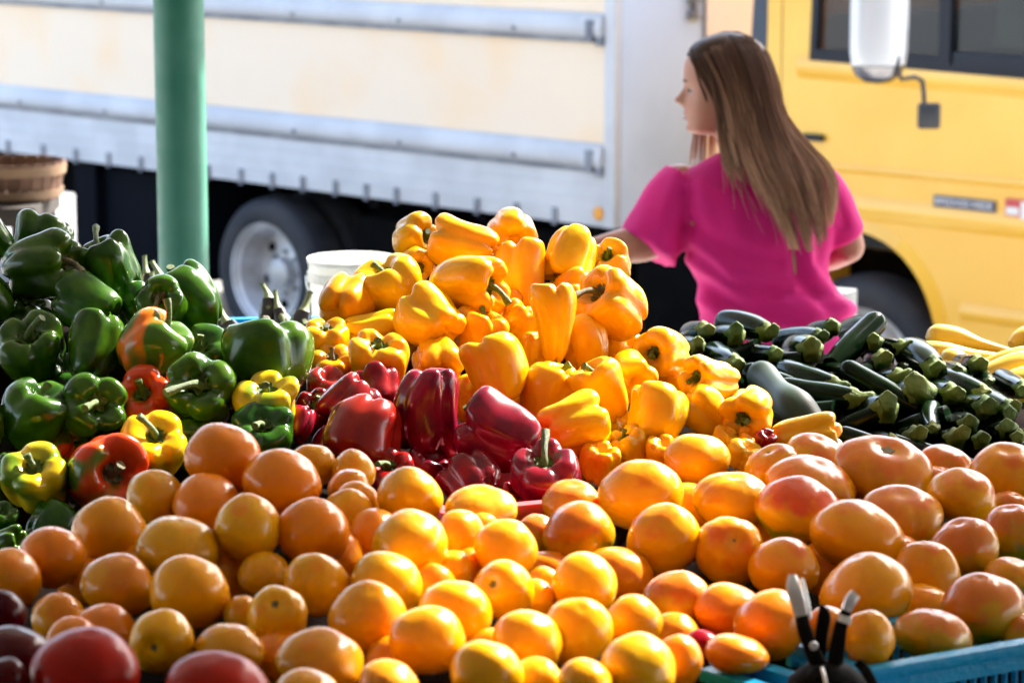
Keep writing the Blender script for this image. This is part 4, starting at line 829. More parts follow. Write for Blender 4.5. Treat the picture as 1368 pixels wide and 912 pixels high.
strip('grip', [(1112, 905, 0), (1118, 870, 0), (1123, 838, 0), (1132, 812, 0)], [24, 21, 18, 14], 9, M_BLKM)
strip('jaw', [(1130, 815, -.002), (1136, 802, -.002), (1143, 793, 0)], [14, 16, 16], 8, M_CHROME)
strip('band', [(1127, 831, -.001), (1130, 822, -.001)], [19, 18], 12, M_WHITEB)
strip('lever', [(1096, 880, .01), (1097, 850, .01), (1101, 822, .01), (1097, 808, .012)], [16, 17, 18, 6], 6, M_BLKM)
b = MB()
b.lathe([(0, -.003), (.0035, -.002), (.004, 0), (.0035, .002), (0, .003)], 16, at(1087, 862, D - .008), axis=FW); b.build('rivet', M_CHROME, cl, 40, mtx=Mi)
body = MB(); c0 = at(1105, 918, D)
for k in range(2): pass
body.lathe([(0, .022), (.020, .020), (.034, .008), (.040, -.012), (.040, -.10), (0, -.10)], 22, c0); body.build('body', M_BLKM, cl, 60, mtx=Mi)
strip('spring', [(1098, 892, -.03), (1102, 905, -.038), (1106, 925, -.045)], [4, 5, 5], 4, M_CHROME)
strip('lever', [(1146, 884, -.01), (1158, 898, -.02), (1172, 925, -.03)], [12, 14, 12], 6, M_BLKM)

# post
M_POST = mat('green_post_paint', (.042, .22, .15), .45, col2=(.075, .27, .20), nscale=7, lo=.35, hi=.75, detail=10, bump=.12, bscale=30, roughvar=.12)
pd = 6.2; px = at(245, 330, pd)
post = empty('roof_post', (px.x, px.y, FLOOR)); tag(post, 'round green painted metal post rising behind the green peppers', 'post')
M_ROOF = mat('grey_roof_metal', (.25, .26, .26), .5, .3)
b = MB(); b.lathe([(0, .02)] + [(.0545, .02 + k * .1) for k in range(41)] + [(0, 4.05)], 48); b.build('shaft', M_POST, post)
MB().box((-.13, -.13, 0), (.13, .13, .019), .004).build('base_plate', M_POST, post)
MB().box((-.13, -.13, 4.051), (.13, .13, 4.07)).build('cap_plate', M_POST, post)

# white bucket
M_BUCKET = mat('white_bucket_plastic', (.80, .79, .76), .35, sss=.25, sssr=(1, 1, .9))
bd = 5.6; bc = at(470, 345, bd); sc = FPX / bd; R = 60 / sc
table2 = empty('side_table', (bc.x, bc.y, FLOOR)); tag(table2, 'low dark table behind the heaps carrying the white bucket', 'table')
bz = bc.z - .27
MB().box((-.45, -.16, bz - FLOOR - .04), (.35, .22, bz - FLOOR - .002), .004).build('table_top', M_DARKW, table2)
for x in (-.40, .30):
    for y in (-.12, .18): MB().box((x - .025, y - .025, 0), (x + .025, y + .025, bz - FLOOR - .0405)).build('leg', M_DARKW, table2)
bk = empty('bucket', (bc.x, bc.y, bz)); tag(bk, 'white plastic bucket standing behind the yellow pepper heap', 'bucket')
b = MB(); b.lathe([(0, 0), (R * .82, 0), (R * .95, .225), (R * 1.0, .226), (R * 1.0, .245), (R * .97, .246), (R * .97, .262), (R * 1.0, .263), (R * 1.0, .272), (R * .93, .272), (R * .93, .225), (R * .80, .006), (0, .006)], 48); b.build('pail', M_BUCKET, bk)
pts = [(R * 1.02 * math.cos(a), -R * 1.02 * math.sin(a) * .5, .235 - R * .9 * math.sin(a)) for a in [PI * k / 16 for k in range(17)]]
b = MB(); b.tube(pts, .0022, 6); b.build('handle', M_CHROME, bk)

# bushel basket on a crude bench, far side
M_BASK = mat('basket_slats', (.14, .065, .032), .7, col2=(.09, .042, .022), nscale=6, bump=.3); M_HOOP = mat('basket_hoop', (.22, .135, .075), .7, col2=(.16, .095, .05), nscale=10)
kd = 8.0; k0 = at(14, 264, kd); sc = FPX / kd
bench = empty('bench', (k0.x, k0.y, FLOOR)); tag(bench, 'dark low bench under the wooden basket', 'bench')
MB().box((-.40, -.22, k0.z - FLOOR - .055), (.105, .22, k0.z - FLOOR - .002), .004).build('seat', M_DARKW, bench)
MB().box((-.40, -.20, .06), (.10, .20, .10), .004).build('shelf', mat('bench_shelf_paint', (.06, .07, .09), .6), bench)
for x in (-.36, .065):
    for y in (-.18, .18): MB().box((x - .03, y - .02, 0), (x + .03, y + .02, k0.z - FLOOR - .0555)).build('leg', M_DARKW, bench)
bs = empty('basket', (k0.x, k0.y, k0.z)); tag(bs, 'round slatted wooden basket with pale hoops standing on the dark bench', 'basket')
b = MB(); H = 50 / sc; R1 = 66 / sc; R2 = 74 / sc; n = 26
for k in range(n):
    a0 = 2 * PI * k / n; a1 = a0 + 2 * PI / n * .86
    q4 = [(R1, a0, .004), (R1, a1, .004), (R2, a1, H), (R2, a0, H)]; o_ = [(r * math.cos(a), r * math.sin(a), z) for r, a, z in q4]; i_ = [((r - .004) * math.cos(a), (r - .004) * math.sin(a), z) for r, a, z in q4]
    b._add(o_ + i_, [(0, 1, 2, 3), (7, 6, 5, 4), (0, 4, 5, 1), (1, 5, 6, 2), (2, 6, 7, 3), (3, 7, 4, 0)])
b.lathe([(0, .001), (R1 - .002, .001), (R1 - .002, .008), (0, .008)], 32); b.build('slats', M_BASK, bs)
for z0, z1 in ((.008, .03), (H - .035, H - .008)):
    ra = R1 + (R2 - R1) * z0 / H; b = MB(); b.lathe([(ra + .001, z0), (ra + .006, z0), (ra + .009, z1), (ra + .003, z1), (ra + .001, z0)], 40); b.build('hoop', M_HOOP, bs)

# grey metal box on a pedestal between the woman and the truck
gb = at(1112, 400, 8.3); sc = FPX / 8.3
M_GREYB = mat('grey_box_metal', (.12, .13, .13), .55, .2, roughvar=.1)
g = empty('metal_box', (gb.x, gb.y, FLOOR)); tag(g, 'grey metal box on a stand behind the woman, in front of the tyre', 'box')
g.rotation_euler = (0, 0, math.radians(-28))
MB().box((-.02, -.04, gb.z - FLOOR - .16), (.055, .06, gb.z - FLOOR + .028), .006).build('housing', M_GREYB, g)
MB().box((-.03, -.03, 0), (.03, .03, gb.z - FLOOR - .1605)).build('pedestal', M_GREYB, g)
# ------------------------------------------------------------------ box truck (local x: along the truck to its nose, y: away from the stall, z: up)
TX = Vector((.71147, -.70271, 0)).normalized(); TN = Vector((-TX.y, TX.x, 0))      # TN points away from the viewer
T0 = Vector((-1.3534, 15.3223, 0))
TM = Matrix.Translation(T0) @ Matrix((TX, TN, (0, 0, 1))).transposed().to_4x4()
M_CREAM = mat('faded_cream_panel', (.82, .66, .49), .5, col2=(.86, .58, .32), nscale=1.6, lo=.5, hi=.78, detail=6, bump=.03, bscale=3)
M_ALU = mat('truck_aluminium', (.58, .585, .60), .6, 0, spec=.3, col2=(.50, .505, .52), nscale=3, roughvar=.1, bump=.04, bscale=6)
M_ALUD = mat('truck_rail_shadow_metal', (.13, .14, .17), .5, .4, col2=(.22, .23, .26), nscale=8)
M_YEL = mat('truck_yellow_paint', (.86, .45, .03), .28, col2=(.88, .50, .05), nscale=1.5, coat=.6, coatr=.06, bump=.02, bscale=2.5)
M_TYRE = mat('tyre_rubber', (.018, .020, .026), .7, spec=.3, col2=(.034, .033, .036), nscale=5, bump=.3, bscale=60)
M_RIM = mat('white_steel_rim', (.60, .60, .62), .4, .2, col2=(.42, .40, .38), nscale=6)
M_CHAS = mat('chassis_black', (.002, .002, .0025), .9, spec=.04, col2=(.004, .0035, .0035), nscale=6)
M_NAVY = mat('mudguard_rubber', (.003, .004, .007), .8, spec=.06)
M_GLASS = mat('cab_glass', (.012, .022, .026), .04, spec=.6, alpha=.6)
M_TRIM = mat('black_trim', (.008, .010, .018), .5, spec=.3)
M_SEAT = mat('cab_interior', (.015, .018, .02), .8)
M_ORG = mat('orange_reflector', (.75, .30, .02), .3)
M_LAMP = mat('lamp_glass', (.7, .7, .68), .1, coat=.5); M_REDP = mat('red_badge', (.55, .05, .05), .4); M_BADGE = mat('badge_grey', (.10, .10, .13), .4, .4); M_LET = mat('badge_letters', (.62, .62, .66), .35, .4)
truck = empty('box_truck', mtx=TM); tag(truck, 'box truck with yellow cab and pale cream and silver cargo box parked behind the stall', 'truck')
W_ = 2.3; XR, XF = -4.2, 2.6; ZT = 3.35
# cargo box
b = MB()
b.box((XR, .012, 1.32), (XF - .07, .03, 1.80)); b.box((XR, .012, 1.94), (XF - .07, .03, 2.60)); b.box((XR, .012, 2.74), (XF - .07, .03, ZT - .1)); b.build('side_panel', M_CREAM, truck)
b = MB(); b.box((XR, .0305, .94), (XF - .012, W_ - .0305, ZT - .02)); b.box((XR, W_ - .03, .93), (XF - .01, W_, ZT - .021)); b.box((XR - .03, .03, .94), (XR - .0005, W_ - .03, ZT - .03)); b.build('cargo_body', M_ALU, truck)
b = MB()
b.box((XR, .000, .92), (XF - .07, .03, 1.18), .002)
for z in (.985, 1.05, 1.115): b.box((XR, -.003, z), (XF - .08, -.0005, z + .006))
b.build('skirt', M_ALU, truck)
def rail(z0, z1):
    b = MB(); P = [(.0, z0 + .02), (-.012, z0 + .022), (-.035, z0 + .045), (-.040, (z0 + z1) / 2), (-.03, z1 - .025), (-.008, z1 - .004), (.0, z1), (.03, z1), (.03, z0 + .02)]
    b.prism(P, 0, XR, XF - .075); b.build('rail', M_ALU, truck)
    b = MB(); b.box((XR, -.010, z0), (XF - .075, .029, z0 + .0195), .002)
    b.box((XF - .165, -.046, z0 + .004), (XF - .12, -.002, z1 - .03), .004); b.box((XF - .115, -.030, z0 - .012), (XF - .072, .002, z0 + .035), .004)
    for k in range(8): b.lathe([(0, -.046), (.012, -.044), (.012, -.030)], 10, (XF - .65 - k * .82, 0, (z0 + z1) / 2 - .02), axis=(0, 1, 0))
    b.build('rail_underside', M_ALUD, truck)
    MB().box((XF - .21, -.034, z0 + .03), (XF - .074, -.004, z1 - .01), .008).build('rail_end_cap', M_ALU, truck)
rail(1.18, 1.32); rail(1.80, 1.94); rail(2.60, 2.74)
for k, x in enumerate([-2.33, -1.98, -1.66, -1.35, -1.05, -.75, -.45, -.17, .09, .34, .60, .84, 1.07, 1.36, 1.66, 1.94, 2.20]):
    if x in (-1.05, -.75): pass
    MB().box((x - .016, -.012, .905), (x + .016, -.0035, .99), .002).build('skirt_post', M_ALUD, truck)
b = MB(); b.box((XF - .0695, -.012, .92), (XF, .03, ZT), .004)
for k in range(34): b.lathe([(0, -.018), (.006, -.016), (.007, -.0115)], 8, (XF - .035, 0, .98 + k * .07), axis=(0, 1, 0))
b.build('corner_post', M_ALU, truck)
b = MB(); b.box((XR, -.006, ZT), (XF, W_, ZT + .05), .01); b.build('cargo_roof', M_ALU, truck)
b = MB(); b.lathe([(0, -.014), (.028, -.012), (.034, -.006), (.034, -.001)], 20, (2.49, 0, .985), axis=(0, 1, 0)); b.build('reflector', M_ORG, truck)
# front bulkhead of the box: silver first, cream further in, with a latch
b = MB(); b.box((XF - .0115, .031, .92), (XF + .002, .62, ZT - .001)); b.build('front_panel', mat('front_panel_blue_shade', (.50, .60, .74), .45, col2=(.44, .54, .68), nscale=2), truck)  # silver panel, its bluish shade put into the colour
b = MB(); b.box((XF - .0115, .632, .92), (XF + .001, W_ - .02, ZT - .001)); b.build('front_panel', M_CREAM, truck, ).__setitem__('label', 'cream front panel')
MB().box((XF - .011, .62, .92), (XF + .012, .632, ZT - .001)).build('seam_strip', M_ALUD, truck)
b = MB(); b.box((XF + .003, .50, 1.90), (XF + .02, .60, 1.94), .003); b.box((XF + .003, .50, 1.97), (XF + .02, .60, 2.03), .003); b.box((XF + .004, .53, 1.90), (XF + .028, .56, 2.10), .003); b.build('latch', M_ALUD, truck)
# frame, axle, tanks, guards
b = MB(); b.box((XR + .1, .62, .60), (5.1, .74, .85)); b.box((XR + .1, W_ - .74, .60), (5.1, W_ - .62, .85))
for x in (-3.6, -2.2, -.6, .9, 2.3, 3.2): b.box((x, .745, .64), (x + .08, W_ - .745, .80))
b.tube([(0, .34, .42), (0, W_ - .34, .42)], .06, 12); b.tube([(4.05, .3, .40), (4.05, W_ - .3, .40)], .05, 12)
for k in range(9): b.box((XR + .2 + k * .8, .05, .86), (XR + .27 + k * .8, W_ - .05, .935))
b.lathe([(0, -.2), (.14, -.17), (.17, 0), (.14, .17), (0, .2)], 20, (0, W_ / 2, .42), axis=(0, 1, 0)); b.build('chassis', M_CHAS, truck)
b = MB(); b.box((-1.74, .04, .20), (-1.54, .75, .90)); b.box((-1.535, .10, .30), (-.62, .85, .88), .02); b.build('mudguard', M_NAVY, truck)
b = MB(); b.box((.62, .10, .34), (1.5, .60, .80), .03); b.box((1.62, .08, .30), (2.55, .60, .86), .03); b.build('side_tank', M_CHAS, truck)
b = MB(); b.box((2.62, .12, .36), (3.38, .9, .90), .02); b.box((2.62, .95, .5), (3.3, 2.1, .95), .02); b.build('battery_box', M_CHAS, truck)
def wheel(x, y, front=False, side=1):
    r = empty('wheel', (0, 0, 0)); r.parent = truck; r.location = (x, y, .42); R = .42
    if front: r.rotation_euler = (0, 0, math.radians(6))
    b = MB(); ax = (0, -side, 0)
    b.lathe([(.275, .105), (.31, .122), (.36, .128), (.395, .112), (.415, .09), (.42, .075), (.42, -.075), (.415, -.09), (.395, -.112), (.36, -.128), (.31, -.122), (.275, -.105), (.275, .105)], 56, axis=ax)
    for g_ in (-.045, 0, .045): b.lathe([(.4205, g_ - .004), (.4235, g_ - .003), (.4235, g_ + .003), (.4205, g_ + .004)], 56, axis=ax)
    b.build('tyre', M_TYRE, r)
    b = MB()
    if front: pr = [(.274, .112), (.285, .118), (.274, .10), (.245, .085), (.235, .02), (.225, .03), (.16, .085), (.13, .10), (.075, .10), (.075, .14), (0, .145)]
    else: pr = [(.274, .112), (.287, .118), (.274, .10), (.250, .085), (.240, -.02), (.225, -.055), (.19, -.06), (.14, -.045), (.12, -.035), (.085, -.035), (.08, .03), (.055, .045), (0, .048)]
    b.lathe(pr, 56, axis=ax); b.lathe([(.272, -.112), (.24, -.08), (.235, -.06), (0, -.055)], 40, axis=ax); b.build('rim', M_RIM, r)
    b = MB()
    for k in range(8):
        a = 2 * PI * k / 8; rr = .115; hh = .10 if front else -.035
        b.lathe([(0, .022 + hh), (.012, .020 + hh), (.013, hh - .001)], 8, (math.cos(a) * rr, 0, math.sin(a) * rr), axis=ax)
    b.build('wheel_nuts', M_ALUD, r)
    b = MB()
    for k in range(6):
        a = 2 * PI * k / 6 + .3; rr = .185; hh = .066 if front else -.052
        b.lathe([(0, hh + .006), (.026, hh + .005), (.027, hh - .01)], 14, (math.cos(a) * rr, 0, math.sin(a) * rr), axis=ax)
    b.build('hand_hole', M_CHAS, r)
    return r
wheel(0, .13); wheel(0, .40, side=-1); wheel(0, W_ - .13, side=-1); wheel(0, W_ - .40); wheel(4.05, .13, True); wheel(4.05, W_ - .13, True, side=-1)
# cab
CX0, CX1, CZ0, CZ1 = 3.47, 5.75, .50, 2.62; cw = 2.1
def arch(cx, cz, rx, rz, n=22, pw=2.3):
    out = []
    for k in range(n + 1):
        a = PI - PI * k / n; c, s_ = math.cos(a), math.sin(a); out.append((cx + rx * math.copysign(abs(c) ** (2 / pw), c), cz + rz * abs(s_) ** (2 / pw)))
    return out
def plate(outer, holes, y0, y1, name, m, par):
    bm = bmesh.new(); es = []
    for loop in [outer] + holes:
        vs = [bm.verts.new((x, y0, z)) for x, z in loop]; es += [bm.edges.new((vs[i], vs[(i + 1) % len(vs)])) for i in range(len(vs))]
    bmesh.ops.triangle_fill(bm, use_beauty=True, edges=es)
    g = bmesh.ops.extrude_face_region(bm, geom=bm.faces[:]); bmesh.ops.translate(bm, verts=[v for v in g['geom'] if isinstance(v, bmesh.types.BMVert)], vec=(0, y1 - y0, 0))
    bmesh.ops.recalc_face_normals(bm, faces=bm.faces); me = bpy.data.meshes.new(name); bm.to_mesh(me); bm.free(); return me
AR = arch(4.0, .42, .53, .635)
AR = [p for p in AR if p[1] > .4]
side = [(CX0 + .02, CZ0)] + [(AR[0][0], CZ0)] + AR[1:-1] + [(AR[-1][0], CZ0), (5.55, CZ0 - .08), (5.72, .52), (5.75, 1.3), (5.66, 1.75), (5.30, CZ1 - .08), (5.18, CZ1), (CX0 + .18, CZ1), (CX0 + .07, CZ1 - .1), (CX0 + .05, 1.95)]
win = [(3.78, 1.795), (5.52, 1.765), (5.45, 1.93), (5.13, 2.36), (3.86, 2.38), (3.80, 2.33)]
me = plate(side, [win], 0, .035, 'cab_side', M_YEL, truck); cs = link('cab_side', me, M_YEL, truck); 
b = MB()
def bead(x0, z0, x1, z1, h, out, name=None):
    n_ = 12; vs = []
    for x, z in ((x0, z0), (x1, z1)):
        for y, zz in ((-.0005, z - h), (-out, z - h * .35), (-out, z + h * .35), (-.0005, z + h)): vs.append((x, y, zz))
    b._add(vs, [(0, 1, 5, 4), (1, 2, 6, 5), (2, 3, 7, 6), (0, 3, 2, 1), (4, 5, 6, 7), (0, 4, 7, 3)])
bead(3.60, 1.318, 5.70, 1.335, .020, .012); bead(3.50, 1.155, 5.72, 1.15, .055, .018); bead(4.62, .755, 5.70, .755, .04, .016); bead(3.70, 1.755, 5.62, 1.725, .05, .014)
# flared lip round the wheel arch
lip = arch(4.0, .42, .53, .635, 26); lo = arch(4.0, .42, .585, .685, 26)
for i in range(len(lip) - 1):
    if min(lip[i][1], lip[i + 1][1]) < .5: continue
    (x0, z0), (x1, z1), (x2, z2), (x3, z3) = lip[i], lip[i + 1], lo[i + 1], lo[i]
    b._add([(x0, -.028, z0), (x1, -.028, z1), (x2, -.0005, z2), (x3, -.0005, z3), (x0, .02, z0), (x1, .02, z1)], [(0, 1, 2, 3), (0, 4, 5, 1)])
b.build('side_moulding', M_YEL, truck, 50)
MB().prism(side, 1, cw - .035, cw).build('cab_far_side', M_YEL, truck)
b = MB(); b.box((CX0 + .02, .0355, .62), (CX0 + .06, cw - .0355, 2.5)); b.prism([(5.18, CZ1 - .03), (5.28, CZ1 - .1), (5.22, CZ1 - .12), (5.12, CZ1 - .04), (CX0 + .18, CZ1 - .04), (CX0 + .18, CZ1 - .001), (5.18, CZ1 - .001)], 1, .0355, cw - .0355)
b.box((5.60, .0355, .50), (5.72, cw - .0355, 1.50), .02); b.box((CX0 + .07, .036, .64), (3.44 + .06, .3, .7)); b.build('cab_shell', M_YEL, truck)
b = MB(); b._add([(5.65, .05, 1.72), (5.65, cw - .05, 1.72), (5.29, cw - .05, 2.5), (5.29, .05, 2.5), (5.64, .05, 1.50), (5.64, cw - .05, 1.50)], [(0, 1, 2, 3), (4, 5, 1, 0)]); b.build('windscreen', M_GLASS, truck)
MB().box((5.721, .02, .42), (5.84, cw - .02, .70), .02).build('bumper', M_TRIM, truck)
MB().box((5.721, .45, .85), (5.745, cw - .45, 1.30), .01).build('front_grille', M_TRIM, truck)
for y in (.12, cw - .36): MB().box((5.722, y, .88), (5.76, y + .24, 1.12), .015).build('headlight', M_LAMP, truck)
b = MB(); b.box((CX0 + .35, .15, .95), (5.3, cw - .15, 1.20), .03); b.box((CX0 + .2, .2, 1.2), (CX0 + .42, .85, 1.98), .05); b.box((CX0 + .2, 1.2, 1.2), (CX0 + .42, 1.9, 1.98), .05); b.box((5.25, .1, 1.2), (5.56, cw - .1, 1.62), .04); b.build('interior', M_SEAT, truck)
b = MB(); tor = []
b.tube([(5.15 - .08 * math.sin(2 * PI * k / 20), .55 + .2 * math.cos(2 * PI * k / 20), 1.66 + .17 * math.sin(2 * PI * k / 20)) for k in range(21)], .013, 8, cap=False); b.build('steering_wheel', M_TRIM, truck)
# window: rubber frame, divider, sill and glass
ins = lambda P, k: [(x + (4.5 - x) * k * .35, z + (2.07 - z) * k) for x, z in P]
fr = plate([(x + (x - 4.5) * .02, z + (z - 2.07) * .08) for x, z in win], [ins(win, .09)], -.008, .02, 'window_frame', M_TRIM, truck); wf = link('window_frame', fr, M_TRIM, truck)
b = MB(); b.box((4.47, -.010, 1.80), (4.53, .019, 2.36)); b.box((4.545, -.009, 1.78), (5.50, .0195, 1.862), .003); b.box((3.80, -.0095, 1.80), (4.469, .018, 1.835)); b.build('window_divider', M_TRIM, wf)
MB().prism(ins(win, .05), 1, .021, .026).build('pane', M_GLASS, wf)
MB().prism([(4.54, 1.87), (4.9, 1.87), (4.80, 2.2), (4.56, 2.2)], 1, .30, .31).build('teal_reflection', mat('teal_reflection_colour', (.25, .50, .45), .1, coat=.4), truck)  # greenish window reflection put in as a coloured pane inside the cab
# door seams and handle
b = MB(); b.box((3.60, -.0015, 1.06), (3.606, .003, 2.5)); b.box((3.61, -.0015, 1.06), (3.62, .003, 1.066)); b.box((5.56, -.0015, .55), (5.566, .003, 1.7)); b.build('door_seam', mat('seam_shadow', (.25, .13, .02), .8), truck)
b = MB(); b.box((3.74, -.03, 1.43), (3.86, -.002, 1.46), .008); b.build('door_handle', M_TRIM, truck)
# dark gasket or air duct along the cab's rear edge
b = MB(); b.prism([(3.36, 1.5), (3.465, 1.5), (3.53, 2.5), (3.42, 2.5)], 1, .05, .30); b.build('air_duct', mat('duct_grey_blue', (.045, .06, .085), .6), truck)
# badges: a dark strip with silver letters that the blur makes unreadable, and a red and white plate
b = MB(); b.box((4.465, -.012, 1.195), (4.785, -.0005, 1.245), .002); bd_ = b.build('badge', M_BADGE, truck)
b = MB(); rb = random.Random(3)
x = 4.478
while x < 4.77:
    wl = rb.uniform(.014, .022); t_ = .004
    b.box((x, -.0145, 1.208), (x + t_, -.0125, 1.234)); 
    if rb.random() < .7: b.box((x + t_, -.0145, 1.230), (x + wl, -.0125, 1.234))
    if rb.random() < .6: b.box((x + t_, -.0145, 1.219), (x + wl * .9, -.0125, 1.223))
    if rb.random() < .7: b.box((x + t_, -.0145, 1.208), (x + wl, -.0125, 1.212))
    x += wl + .006
b.build('badge_lettering', M_LET, bd_)
b = MB(); b.box((4.835, -.010, 1.165), (5.02, -.0005, 1.262), .002); b2 = b.build('badge', M_REDP, truck); b2['label'] = 'red and white plate'
b = MB(); b.box((4.842, -.0125, 1.195), (4.905, -.0105, 1.228)); b.box((4.915, -.0125, 1.172), (5.012, -.0105, 1.255)); b.build('badge_stripe', M_LAMP, b2)
# mirrors on a tube arm
def w2t(p): return TM.inverted() @ p
mk = empty('mirror'); mk.parent = truck
D2 = 11.35; mc = w2t(at(1175, 20, D2)); s2 = D2 / FPX
M_MIRC = mat('mirror_shell', (.62, .66, .72), .25, .3, coat=.5); M_ARM = mat('mirror_arm', (.03, .035, .045), .4)
b = MB(); hw, hd = 40 * s2, .055; prof_ = [(0, -.275), (hw * .45, -.268), (hw * .78, -.24), (hw * .93, -.20), (hw * .99, -.14), (hw, 0), (hw, .25), (hw * .95, .30), (hw * .7, .33), (0, .335)]
b.lathe(prof_[3:], 36); b.build('shell', M_MIRC, mk, 50); 
b = MB(); b.lathe([(0, -.275), (hw * .45, -.268), (hw * .78, -.243), (hw * .925, -.205)], 36); b.build('convex_mirror', mat('dark_chrome', (.30, .30, .32), .15, 1), mk, 60)
for ch in mk.children: ch.scale = (1, .5, 1)
mk.location = mc; mk.rotation_euler = (0, 0, math.radians(52))
def tl(u, v, d): return tuple(w2t(at(u, v, d)))
b = MB(); b.tube([tl(1204, -120, D2 + .03), tl(1202, 20, D2), tl(1199, 92, D2), tl(1204, 106, D2), tl(1222, 103, D2), tl(1232, 108, D2), tl(1234, 125, D2), tl(1235, 145, D2)], .010, 8)
b.tube([tl(1204, -118, D2 + .03), (5.25, .0, 2.50)], .012, 8); b.tube([tl(1203, -20, D2 + .01), tl(1180, -20, D2)], .010, 8); b.build('mirror_arm', M_ARM, truck, 60)
fm = w2t(at(1241, 155, D2)); b = MB(); b.box((-.046, -.018, -.052), (.046, .018, .052), .014); fo = b.build('fisheye_mirror', M_ARM, truck, 60); fo.location = fm; fo.rotation_euler = (0, 0, math.radians(45))
b = MB(); b.tube([(5.3, -.004, 1.15), (5.3, -.01, 1.2)], .02, 8)
b.build('side_marker', M_ORG, truck)

# ------------------------------------------------------------------ ground, platform, building over the road
M_ROAD = mat('street_concrete', (.26, .255, .245), .85, col2=(.32, .31, .30), nscale=1.5, bump=.4, bscale=25, coords='Object')
M_CONC = mat('platform_concrete', (.46, .45, .43), .8, col2=(.38, .37, .35), nscale=2, bump=.3, bscale=20)
MB().box((-200, -60, -.1), (200, 300, 0)).build('road', M_ROAD)['kind'] = 'structure'
MB().box((-14, -6, .004), (14, 9.1, FLOOR), .01).build('pavement', M_CONC)['kind'] = 'structure'
b = MB(); b.box((-120, 24, .0045), (120, 29, .14), .01); b.build('far_pavement', mat('far_pavement_concrete', (.55, .54, .51), .85, col2=(.48, .47, .45), nscale=3))['kind'] = 'structure'
M_BW = mat('pale_building_wall', (.62, .58, .52), .85, col2=(.55, .51, .45), nscale=.6)
bl = empty('warehouse', (0, 29, .14)); tag(bl, 'pale low warehouse on the far side of the street behind the truck', 'building')
MB().box((-60, 0, 0), (60, 14, 6.5)).build('wall', M_BW, bl); MB().box((-60.3, -.3, 6.501), (60.3, 14.3, 6.8)).build('roof', M_ROOF, bl)
for k in range(-6, 7):
    f_ = MB().box((k * 8 - 1.6, -.03, 0.005), (k * 8 + 1.6, -.002, 3.4)).build('shutter_door', M_ROOF, bl)
    f_ = MB().box((k * 8 + 2.6, -.03, 3.6), (k * 8 + 5.2, -.002, 5.0)).build('window', M_TRIM, bl)
# ------------------------------------------------------------------ the woman behind the stall
WD = 6.4; PXM = WD / FPX
def Pw(u, v, dd=0): return at(u, v, WD + dd)
def to_px(p):
    q = p - CAM; d = q.dot(FW); return 684 + FPX * q.dot(RT) / d, 456 - FPX * q.dot(UP) / d
def loft(bm, rings, n=40):
    """rings: (centre, half width m, half depth m, squareness)"""
    R_ = []
    for c, rx, ry, yaw in rings:
        ex = Vector((math.cos(yaw), math.sin(yaw), 0)); ey = Vector((-math.sin(yaw), math.cos(yaw), 0)); ring = []
        for k in range(n):
            a = 2 * PI * k / n; ca, sa = math.cos(a), math.sin(a)
            ring.append(bm.verts.new(c + ex * rx * math.copysign(abs(ca) ** .85, ca) + ey * ry * math.copysign(abs(sa) ** .85, sa)))
        R_.append(ring)
    for i in range(len(R_) - 1):
        for k in range(n): bm.faces.new((R_[i][k], R_[i][(k + 1) % n], R_[i + 1][(k + 1) % n], R_[i + 1][k]))
    bm.faces.new(R_[0]); bm.faces.new(R_[-1])
def smooth_rings(rows, n):
    """rows (u, v, halfwidth px, depth m, dd) interpolated"""
    return [(Pw(u, v, dd), hw * PXM, dp, 0) for u, v, hw, dp, dd in catmull([tuple(map(float, r)) for r in rows], n)]
def remesh(b, voxel, name, m, parent, smooth_it=3, fn=None):
    bmesh.ops.recalc_face_normals(b.bm, faces=b.bm.faces)
    me = bpy.data.meshes.new(name + '_raw'); b.bm.to_mesh(me); b.bm.free(); o = bpy.data.objects.new('tmp', me); COL.objects.link(o)
    md = o.modifiers.new('r', 'REMESH'); md.mode = 'VOXEL'; md.voxel_size = voxel; md.use_smooth_shade = True
    ms = o.modifiers.new('s', 'SMOOTH'); ms.factor = .5; ms.iterations = smooth_it
    dg = bpy.context.evaluated_depsgraph_get(); dg.update(); out = bpy.data.meshes.new_from_object(o.evaluated_get(dg)); bpy.data.objects.remove(o, do_unlink=True); bpy.data.meshes.remove(me)
    out.name = name; smooth(out)
    if fn: fn(out)
    return link(name, out, m, parent)
def tubes(b, pts, rad, n=18):
    P = resample(pts, 14); R_ = [r[0] for r in catmull([(x,) for x in rad], 14)]
    b.tube(P, R_, n); 
    for p, r in ((P[0], R_[0]), (P[-1], R_[-1])):
        t = bmesh.ops.create_uvsphere(b.bm, u_segments=14, v_segments=10, radius=r); bmesh.ops.translate(b.bm, verts=t['verts'], vec=p)

M_SKINW = mat('skin', (.42, .175, .11), .45, col2=(.48, .21, .135), nscale=10, sss=.25, bump=.05, bscale=150)  # darker and warmer: the shade on the face is put into this colour
M_SHIRT = mat('magenta_cotton', (.72, .003, .215), .8, col2=(.66, .004, .21), nscale=10, bump=.25, bscale=220, sss=.08)
M_JEANS = mat('blue_denim', (.03, .05, .11), .85, col2=(.05, .08, .16), nscale=30, bump=.3, bscale=300)
M_SHOE = mat('shoe_canvas', (.05, .05, .05), .7)
TORSO = [(1000, 205, 34, .050, -.01), (1000, 222, 62, .062, -.01), (1001, 238, 92, .078, -.01), (1003, 262, 106, .095, -.01), (1008, 300, 98, .108, 0), (1012, 345, 88, .105, .01), (1018, 385, 82, .098, .02), (1026, 425, 82, .100, .02), (1034, 470, 93, .115, .01), (1038, 520, 98, .125, 0), (1038, 560, 92, .12, 0)]
floor_ = FLOOR + .004
person = None
b = MB(); loft(b.bm, smooth_rings(TORSO, 30))
